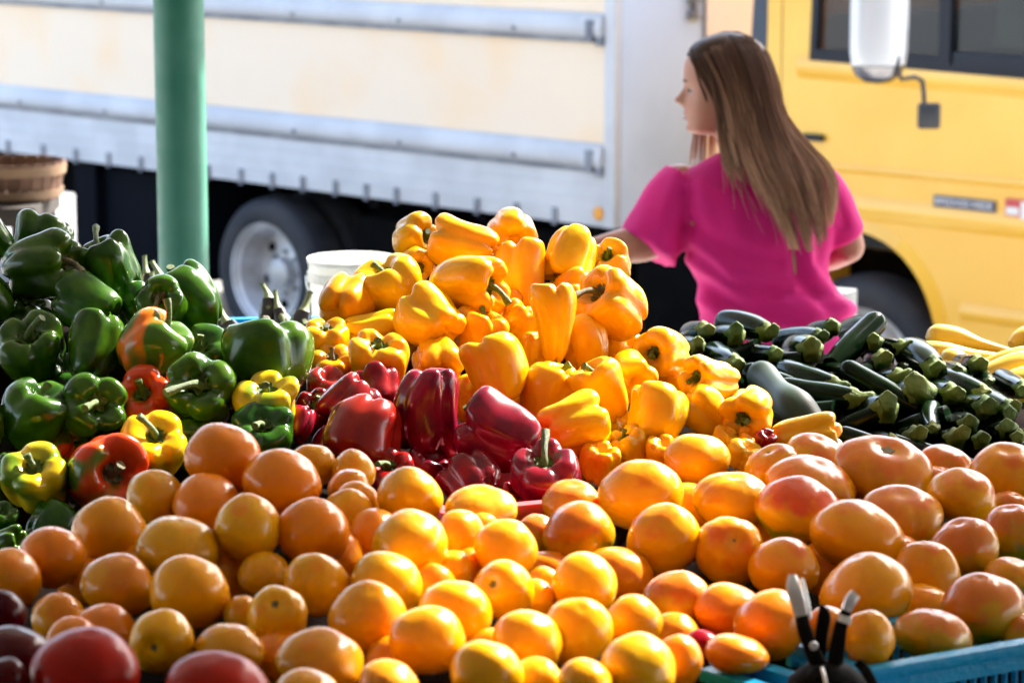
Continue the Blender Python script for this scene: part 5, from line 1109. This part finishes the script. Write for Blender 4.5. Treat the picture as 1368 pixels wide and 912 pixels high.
tubes(b, [Pw(972, 150, .0), Pw(985, 180, 0), Pw(998, 215, 0), Pw(1000, 240, 0)], [.048, .050, .054, .07])
# head rings
HC = Pw(968, 113, 0); TURN = math.radians(-6); hx = Vector((-math.cos(TURN), -math.sin(TURN), 0)); hy = Vector((math.sin(TURN), -math.cos(TURN), 0)); hz_ = Vector((0, .0, 1))
HR = [(47, 4, 12, 6), (50, 14, 24, 20), (56, 31, 38, 32), (65, 43, 49, 41), (78, 51, 54, 47), (92, 54.5, 55, 49), (105, 54, 53, 49), (112, 52, 51, 48), (118, 49.5, 48, 47), (126, 49.5, 45, 46), (135, 50, 40, 45), (145, 52, 32, 42), (152, 51.5, 24, 39), (160, 50, 16, 35), (168, 49.5, 9, 30), (174, 48.5, 3, 25), (179, 40, -2, 15), (181, 30, -6, 5)]
NOSE = [(100, 0), (108, 1.5), (114, 3), (120, 7), (127, 12), (132, 16), (136, 17), (139, 13), (142, 5), (145, 1), (150, 2.5), (153, 1.8), (156, -1.0), (160, 2.2), (164, -1.5), (168, 0), (173, 3), (178, 1), (182, 0)]
def lin(T, x):
    if x <= T[0][0]: return T[0][1]
    for (a, p), (c, q) in zip(T, T[1:]):
        if x <= c: return p + (q - p) * (x - a) / (c - a)
    return T[-1][1]
rows = catmull([tuple(map(float, r)) for r in HR], 70); prev = None; ringsH = []; nh = 72
for v_, f_, bk_, w_ in rows:
    ring = []
    for k in range(nh):
        a = 2 * PI * k / nh; ca, sa = math.cos(a), math.sin(a)
        if ca > 0: x = f_ * ca ** .75; y = w_ * math.copysign(abs(sa) ** 1.0, sa)
        else: x = bk_ * ca; y = w_ * sa
        if bk_ < 0 and ca < 0: x = abs(bk_) * -ca * .5
        nz = lin(NOSE, v_) * 1.12; sg = 5.5 if v_ < 146 else (13 if v_ < 165 else 14)
        if ca > 0: x += nz * math.exp(-(y / sg) ** 2)
        if ca > 0: x -= 5.5 * math.exp(-((abs(y) - 17) / 8) ** 2 - ((v_ - 119) / 6) ** 2)
        if ca > 0: x += 1.8 * math.exp(-((abs(y) - 18) / 12) ** 2 - ((v_ - 109) / 4) ** 2)
        ring.append(b.bm.verts.new(HC + hx * (x * PXM) + hy * (y * PXM) + hz_ * ((113 - v_) * PXM)))
    ringsH.append(ring)
for i in range(len(ringsH) - 1):
    for k in range(nh): b.bm.faces.new((ringsH[i][k], ringsH[i][(k + 1) % nh], ringsH[i + 1][(k + 1) % nh], ringsH[i + 1][k]))
b.bm.faces.new(ringsH[0]); b.bm.faces.new(ringsH[-1])
# ears
for s_ in (-1, 1):
    c = HC + hx * (-4 * PXM) + hy * (s_ * 48 * PXM) + hz_ * (-12 * PXM); t = bmesh.ops.create_uvsphere(b.bm, u_segments=14, v_segments=10, radius=1)
    for q in t['verts']: q.co = c + hx * q.co.x * .013 + hy * q.co.y * .008 + hz_ * q.co.z * .028
# arms
tubes(b, [Pw(908, 252, 0), Pw(888, 290, -.01), Pw(870, 320, -.03), Pw(820, 331, -.05), Pw(775, 342, -.06), Pw(738, 352, -.06)], [.056, .052, .046, .037, .030, .024])
tubes(b, [Pw(1098, 255, 0), Pw(1114, 285, .01), Pw(1133, 328, .03)], [.054, .048, .038]); tubes(b, [Pw(1133, 329, .03), Pw(1105, 342, .11), Pw(1070, 350, .20)], [.038, .035, .024])
def hand(base, d, side, down, sc=1.0):
    d = d.normalized(); side = side.normalized(); up_ = d.cross(side).normalized()
    P0 = base; P1 = base + d * .045; P2 = base + d * .085
    for off in (-.024, -.008, .008, .024): tubes(b, [P0 + side * off * .6, P1 + side * off, P2 + side * off], [.016, .015, .012], 10)
    for off, L_ in ((-.027, .058), (-.009, .072), (.009, .078), (.027, .070)):
        s0 = P2 + side * off; b.tube([s0, s0 + d * L_ * .4 + down * .006, s0 + d * L_ * .75 + down * .022, s0 + d * L_ * .95 + down * .040], [.0095, .009, .0085, .007], 10)
    s0 = P0 + side * .026 + d * .02; b.tube([s0, s0 + side * .022 + d * .025, s0 + side * .030 + d * .05 + down * .012, s0 + side * .028 + d * .07 + down * .02], [.013, .011, .010, .008], 10)
hand(Pw(736, 352, -.06), Vector((-1, -.1, -.15)), Vector((0, -1, .2)), Vector((0, 0, -1)))
hand(Pw(1070, 350, .20), Vector((-.8, .5, -.05)), Vector((.3, .4, .9)), Vector((0, 1, -.2)))
# legs down to the platform
hipz = Pw(1036, 540, 0).z; cx = Pw(1036, 540, 0)
for s_ in (-1, 1):
    x = cx.x + s_ * .085; y = cx.y
    tubes(b, [(x, y, hipz), (x + s_ * .005, y, hipz - .22), (x + s_ * .005, y + .01, (hipz + floor_) / 2), (x, y, floor_ + .22), (x, y + .01, floor_ + .09)], [.088, .078, .056, .050, .036])
    tubes(b, [(x, y + .0, floor_ + .045), (x, y + .08, floor_ + .04), (x, y + .16, floor_ + .03)], [.038, .036, .026])
body = remesh(b, .0052, 'person', M_SKINW, None, 1)
person = body; tag(person, 'woman with long light brown hair and magenta T-shirt, seen from behind, reaching sideways', 'person')

# shirt
FOLDS = [([(922, 345), (985, 392), (1060, 412), (1132, 420)], 8, .008), ([(935, 378), (1000, 420), (1070, 436), (1128, 442)], 8, -.006), ([(938, 402), (985, 440), (1020, 462)], 8, .006), ([(1072, 300), (1088, 365), (1130, 416)], 9, .008), ([(1058, 300), (1068, 370), (1112, 425)], 9, -.007),
         ([(905, 232), (885, 285), (880, 330)], 9, .004), ([(918, 262), (915, 305), (905, 345)], 9, -.008), ([(925, 300), (975, 335), (1040, 350)], 10, -.005), ([(925, 320), (980, 365), (1060, 385)], 8, .006), ([(1105, 265), (1098, 310), (1090, 350)], 8, -.007), ([(935, 250), (955, 330), (985, 380)], 12, .004), ([(1120, 270), (1128, 300)], 7, -.004), ([(1045, 400), (1100, 405), (1135, 412)], 7, .007)]
def fold(me):
    me.update(); n = [v.normal.copy() for v in me.vertices]
    for v in me.vertices:
        u, w_ = to_px(v.co); s_ = 0
        for pl, sg, am in FOLDS:
            best = 1e9
            for (x0, y0), (x1, y1) in zip(pl, pl[1:]):
                dx, dy = x1 - x0, y1 - y0; t = max(0, min(1, ((u - x0) * dx + (w_ - y0) * dy) / (dx * dx + dy * dy))); best = min(best, math.hypot(u - x0 - t * dx, w_ - y0 - t * dy))
            s_ += am * math.exp(-(best / sg) ** 2)
        s_ = s_ * 1.5 + noise.noise(v.co * 9) * .007 + noise.noise(v.co * 22) * .0026
        v.co += n[v.index] * s_
    me.update()
SH = [(1000, 204, 40, .060, -.01), (1000, 221, 72, .074, -.01), (1001, 238, 104, .090, -.01), (1004, 262, 116, .108, -.01), (1010, 300, 104, .120, 0), (1014, 345, 93, .118, .01), (1020, 380, 91, .116, .02), (1030, 412, 98, .122, .02), (1034, 440, 97, .126, .015), (1036, 475, 100, .134, .01), (1038, 505, 104, .138, 0)]
b = MB(); loft(b.bm, smooth_rings(SH, 30))
b.tube(resample([Pw(920, 256, -.005), Pw(902, 272, -.01), Pw(884, 300, -.015), Pw(864, 334, -.03)], 10), [.075 + .000 * k for k in range(10)], 26)
b.tube(resample([Pw(1082, 252, 0), Pw(1100, 268, .005), Pw(1114, 288, .01), Pw(1129, 317, .028)], 10), [.072 - .0022 * k for k in range(10)], 26)
remesh(b, .007, 't_shirt', M_SHIRT, person, 5, fold)
# jeans, shoes
b = MB(); rr = [(1038, 480, 97, .125, 0), (1038, 520, 101, .132, 0), (1038, 560, 96, .128, 0)]; loft(b.bm, smooth_rings(rr, 8))
for s_ in (-1, 1):
    x = cx.x + s_ * .085; y = cx.y
    tubes(b, [(x, y, hipz), (x + s_ * .005, y, hipz - .22), (x + s_ * .005, y + .01, (hipz + floor_) / 2), (x, y, floor_ + .22), (x, y + .01, floor_ + .08)], [.097, .088, .068, .062, .056])
remesh(b, .009, 'jeans', M_JEANS, person, 3)
for s_ in (-1, 1):
    b = MB(); tubes(b, [(cx.x + s_ * .085, cx.y - .03, floor_ + .045), (cx.x + s_ * .085, cx.y + .08, floor_ + .047), (cx.x + s_ * .085, cx.y + .19, floor_ + .038)], [.044, .046, .034])
    remesh(b, .007, 'shoe', M_SHOE, person, 2)
# eyes with lashes, brow
M_LASH = mat('lashes', (.02, .014, .012), .7); M_EYE = mat('eye_white', (.55, .52, .50), .15)
for s_ in (-1, 1):
    c = HC + hx * (38.5 * PXM) + hy * (s_ * 17 * PXM) + hz_ * (-7 * PXM); e = MB(); t = bmesh.ops.create_uvsphere(e.bm, u_segments=16, v_segments=12, radius=.0115); bmesh.ops.translate(e.bm, verts=t['verts'], vec=c); e.build('eye', M_EYE, person)
    l = MB()
    l.tube([HC + hx * ((48 - 2.5 * abs(k) + .0) * PXM) + hy * ((s_ * (17 + k * 4)) * PXM) + hz_ * ((-6.5 - .6 * abs(k)) * PXM) for k in (-2, -1, 0, 1, 2)], .0016, 6)
    l.build('eyelash', M_LASH, person)
    l = MB(); l.tube([HC + hx * ((54 - 1.6 * abs(k) - .9 * k) * PXM) + hy * ((s_ * (16 + k * 5)) * PXM) + hz_ * ((6 - .5 * k * k * .5) * PXM) for k in (-2, -1, 0, 1, 2)], [.0012, .002, .0022, .002, .001], 6); l.build('eyebrow', M_LASH, person)
M_LIP = mat('lips', (.42, .12, .10), .4)
l = MB(); 
for vv_, off in ((-38.5, 0), (-45.5, .0)): l.tube([HC + hx * ((53.0 - .10 * k * k * 3) * PXM) + hy * (k * 5 * PXM) + hz_ * (vv_ * PXM) for k in (-2, -1, 0, 1, 2)], [.001, .003, .0036, .003, .001], 8)
l.build('lips', M_LIP, person)
# hair: cap plus many strands
mh = bpy.data.materials.new('brown_hair'); mh.use_nodes = True; n_ = mh.node_tree; L_ = n_.links; bs_ = n_.nodes['Principled BSDF']; at_ = n_.nodes.new('ShaderNodeAttribute'); at_.attribute_name = 'tone'; rp = n_.nodes.new('ShaderNodeValToRGB')
el = rp.color_ramp.elements; el[0].position = 0; el[0].color = (.036, .019, .011, 1); el[1].position = 1; el[1].color = (.76, .48, .31, 1); e_ = el.new(.35); e_.color = (.12, .058, .036, 1); e_ = el.new(.65); e_.color = (.35, .185, .112, 1)
L_.new(at_.outputs['Fac'], rp.inputs[0]); L_.new(rp.outputs[0], bs_.inputs['Base Color']); bs_.inputs['Roughness'].default_value = .5; bs_.inputs['Specular IOR Level'].default_value = .15
G_A = [(921, 68, .0), (925, 82, -.062), (943, 112, -.092), (957, 142, -.094), (962, 175, -.088), (966, 215, -.125), (974, 258, -.150), (984, 297, -.155)]
G_1 = [(942, 50, .0), (953, 66, -.088), (972, 108, -.108), (982, 150, -.106), (992, 195, -.115), (1012, 240, -.155), (1036, 285, -.172), (1058, 330, -.165)]
G_2 = [(966, 43, .0), (984, 55, -.085), (1003, 98, -.110), (1012, 145, -.110), (1024, 190, -.125), (1042, 235, -.160), (1062, 285, -.178), (1074, 336, -.165)]
G_3 = [(985, 43, .02), (1007, 56, -.055), (1026, 98, -.085), (1036, 145, -.090), (1052, 190, -.110), (1072, 232, -.150), (1084, 280, -.165), (1092, 332, -.158)]
G_B = [(992, 46, .06), (1020, 62, .0), (1038, 105, -.025), (1046, 150, -.035), (1076, 188, -.08), (1106, 218, -.115), (1119, 250, -.125), (1112, 292, -.135)]
GU = [resample(g, 22) for g in (G_A, G_1, G_2, G_3, G_B)]
hr = random.Random(4); hb = bmesh.new(); tones = []
def strand(pts, w0, t0, t1):
    n = len(pts); prev = None
    for i, p in enumerate(pts):
        t = i / (n - 1); q = Pw(p[0], p[1], p[2]); w_ = w0 * (1 - .75 * t ** 3); nx_ = pts[min(i + 1, n - 1)]; pr = pts[max(i - 1, 0)]
        dx, dy = nx_[0] - pr[0], nx_[1] - pr[1]; L = math.hypot(dx, dy) + 1e-6; sd_ = RT * (dy / L) + UP * (dx / L)
        tone = t0 + (t1 - t0) * t ** 1.2
        vs = (hb.verts.new(q - sd_ * w_), hb.verts.new(q - FW * w_ * .9), hb.verts.new(q + sd_ * w_)); tones.extend([tone] * 3)
        if prev:
            hb.faces.new((prev[0], prev[1], vs[1], vs[0])); hb.faces.new((prev[1], prev[2], vs[2], vs[1]))
        prev = vs
def guide(s):
    x = s * (len(GU) - 1); k = min(int(x), len(GU) - 2); x -= k; return [a.lerp(c, x) for a, c in zip(GU[k], GU[k + 1])]
ncl = 74
for c in range(ncl):
    s0 = (c + hr.uniform(.1, .9)) / ncl; lock = hr.uniform(.72, 1.05); ct = hr.uniform(-.34, .30); ph = hr.uniform(0, 6.3); wv = hr.uniform(-7, 7); cd = hr.uniform(-.009, .012)
    if .06 < s0 < .22: lock = hr.uniform(.55, .80)
    for j in range(34):
        s = min(1, max(0, s0 + hr.gauss(0, .012))); g = guide(s); ly = hr.uniform(0, .022) if j % 3 else hr.uniform(-.003, .004); ln = lock * hr.uniform(.9, 1.04); ang = hr.uniform(-1.5, 1.5); pts = []
        for i in range(18):
            t = i / 17 * min(1.0, ln); x = t * 21; k = min(int(x), 20); x -= k; p = g[k].lerp(g[k + 1], x)
            ex_ = max(0, ln - 1) * (i / 17)
            pull = math.sin(t * PI) * .6; spread = (j % 7 - 3) * .5 * (.4 + t * 1.4)
            pts.append((p[0] + spread + wv * math.sin(5 * t + ph) * t + ang * t * 2, p[1] + (25 * ex_ if ex_ else 0), p[2] + ly * (1 - .3 * t) + cd * min(1, t * 3)))
        strand(pts, hr.uniform(.0010, .0021), .10 + ct * .5 + hr.uniform(-.05, .05) + .12 * s, .86 + ct + hr.uniform(-.16, .14))
for j in range(150):      # flyaways and loose ends
    s = hr.random(); g = guide(s); k1 = hr.randint(3, 16); dx_, dy_ = hr.uniform(-14, 14), hr.uniform(-4, 10); n0 = min(21, k1 + 6); pts = []
    for i in range(10):
        t = i / 9; x = k1 + (n0 - k1) * t; k = min(int(x), 20); x -= k; p = g[k].lerp(g[k + 1], x); pts.append((p[0] + dx_ * t * t, p[1] + dy_ * t * t * (1 if s > .1 else 0), p[2] - .006 - .004 * t))
    strand(pts, .0007, .3, .9)
# thin wisp over the cheek and the far-side hair under the chin
for j in range(26):
    o_ = hr.uniform(-1.2, 1.2); strand([(924 + o_, 66, -.05), (927 + o_, 84, -.078), (934 + o_, 108, -.088), (944 + o_ * 1.5, 133 + hr.uniform(-6, 6), -.088)], .0009, .1, .25)
for j in range(64):
    o_ = hr.uniform(-14, 16); strand([(944 + o_ * .5, 120, .07), (942 + o_, 160, .085), (940 + o_ * 1.1, 190, .08), (938 + o_ * 1.25, 218 + hr.uniform(-8, 6), .05)], .0010, .5, .95 + hr.uniform(-.3, .05))
me = bpy.data.meshes.new('hair'); hb.to_mesh(me); hb.free(); smooth(me)
# cap that keeps the scalp covered
cb = bmesh.new(); rr_ = []
for v_, f_, bk_, w_ in rows[:52]:
    ring = []
    for k in range(nh):
        a = 2 * PI * k / nh; ca, sa = math.cos(a), math.sin(a); x = (f_ * ca ** .75 if ca > 0 else bk_ * ca); y = w_ * sa; g_ = 1.05 if v_ < 150 else 1.0
        lim = -12 + max(0, (104 - v_)) * 1.15         # hairline: runs from the forehead down in front of the ear
        inside = x < lim or v_ < 75
        kx = g_ if inside else .93
        ring.append(cb.verts.new(HC + hx * ((x * kx) * PXM) + hy * (y * kx * PXM) + hz_ * ((113 - v_ + (3 if inside and v_ < 70 else 0)) * PXM)))
    rr_.append(ring)
for i in range(len(rr_) - 1):
    for k in range(nh): cb.faces.new((rr_[i][k], rr_[i][(k + 1) % nh], rr_[i + 1][(k + 1) % nh], rr_[i + 1][k]))
cb.faces.new(rr_[0]); bmesh.ops.recalc_face_normals(cb, faces=cb.faces); nc = len(cb.verts)
full = bmesh.new(); full.from_mesh(me); tmp = bpy.data.meshes.new('t'); cb.to_mesh(tmp); full.from_mesh(tmp); full.to_mesh(me); full.free(); cb.free(); bpy.data.meshes.remove(tmp); smooth(me)
at2 = me.attributes.new('tone', 'FLOAT', 'POINT')
for i in range(len(me.vertices)): at2.data[i].value = tones[i] if i < len(tones) else .03
link('hair', me, mh, person)
# ------------------------------------------------------------------ unseen shed roof, its panels and open bay shaped to place shade and sun
roof = empty('unseen_shade_roof', (0, 0, 4.72)); tag(roof, 'unseen flat shed roof over the stall, its openings shaped to place the sun patches', 'roof')
M_UND = mat('roof_underside_boards', (.62, .58, .52), .8, col2=(.55, .51, .46), nscale=3)  # kept pale so the unseen roof bounces fill light down
def slab(x0, x1, y0, y1): MB().box((x0, y0, 0), (x1 - .004, y1 - .004, .06)).build('shade_roof_panel', M_UND, roof)
YE = 9.6
slab(-14, 1.3, -5, YE); slab(3.6, 14, -5, YE); slab(2.62, 3.6, -5, 6.35); slab(2.62, 3.6, 7.5, YE); slab(1.3, 2.62, -5, 4.45); slab(2.45, 2.62, 4.45, 5.8); slab(1.3, 2.0, 4.45, 5.45); slab(1.3, 1.5, 5.45, 6.9); slab(2.15, 2.62, 7.5, YE); slab(1.3, 2.15, 8.7, YE)
for x in (-6.5, 5.2):
    p2 = empty('roof_post', (x, post.location.y, FLOOR)); tag(p2, 'green metal post at the ' + ('far' if x < 0 else 'near') + ' end of the shed, outside the picture', 'post')
    for ch in post.children:
        c = ch.copy(); COL.objects.link(c); c.parent = p2
MB().box((-14, post.location.y - .05, -.002), (14, post.location.y + .05, -.07)).build('beam', M_POST, roof)
hall = empty('unseen_fill_wall', (0, -5.3, FLOOR + .004)); tag(hall, 'unseen dark brick wall added behind the photographer to cut fill light', 'building')  # added wall out of view; cuts front fill and reflections on the heaps
M_BRK = mat('dark_brick', (.17, .09, .06), .9, col2=(.11, .06, .045), nscale=14, bump=.4)
MB().box((-14, -.2, 0), (14, .2, 4.06)).build('wall', M_BRK, hall)
MB().box((-2.2, .202, 0), (-.8, .24, 2.2), .01).build('door', M_POST, hall)
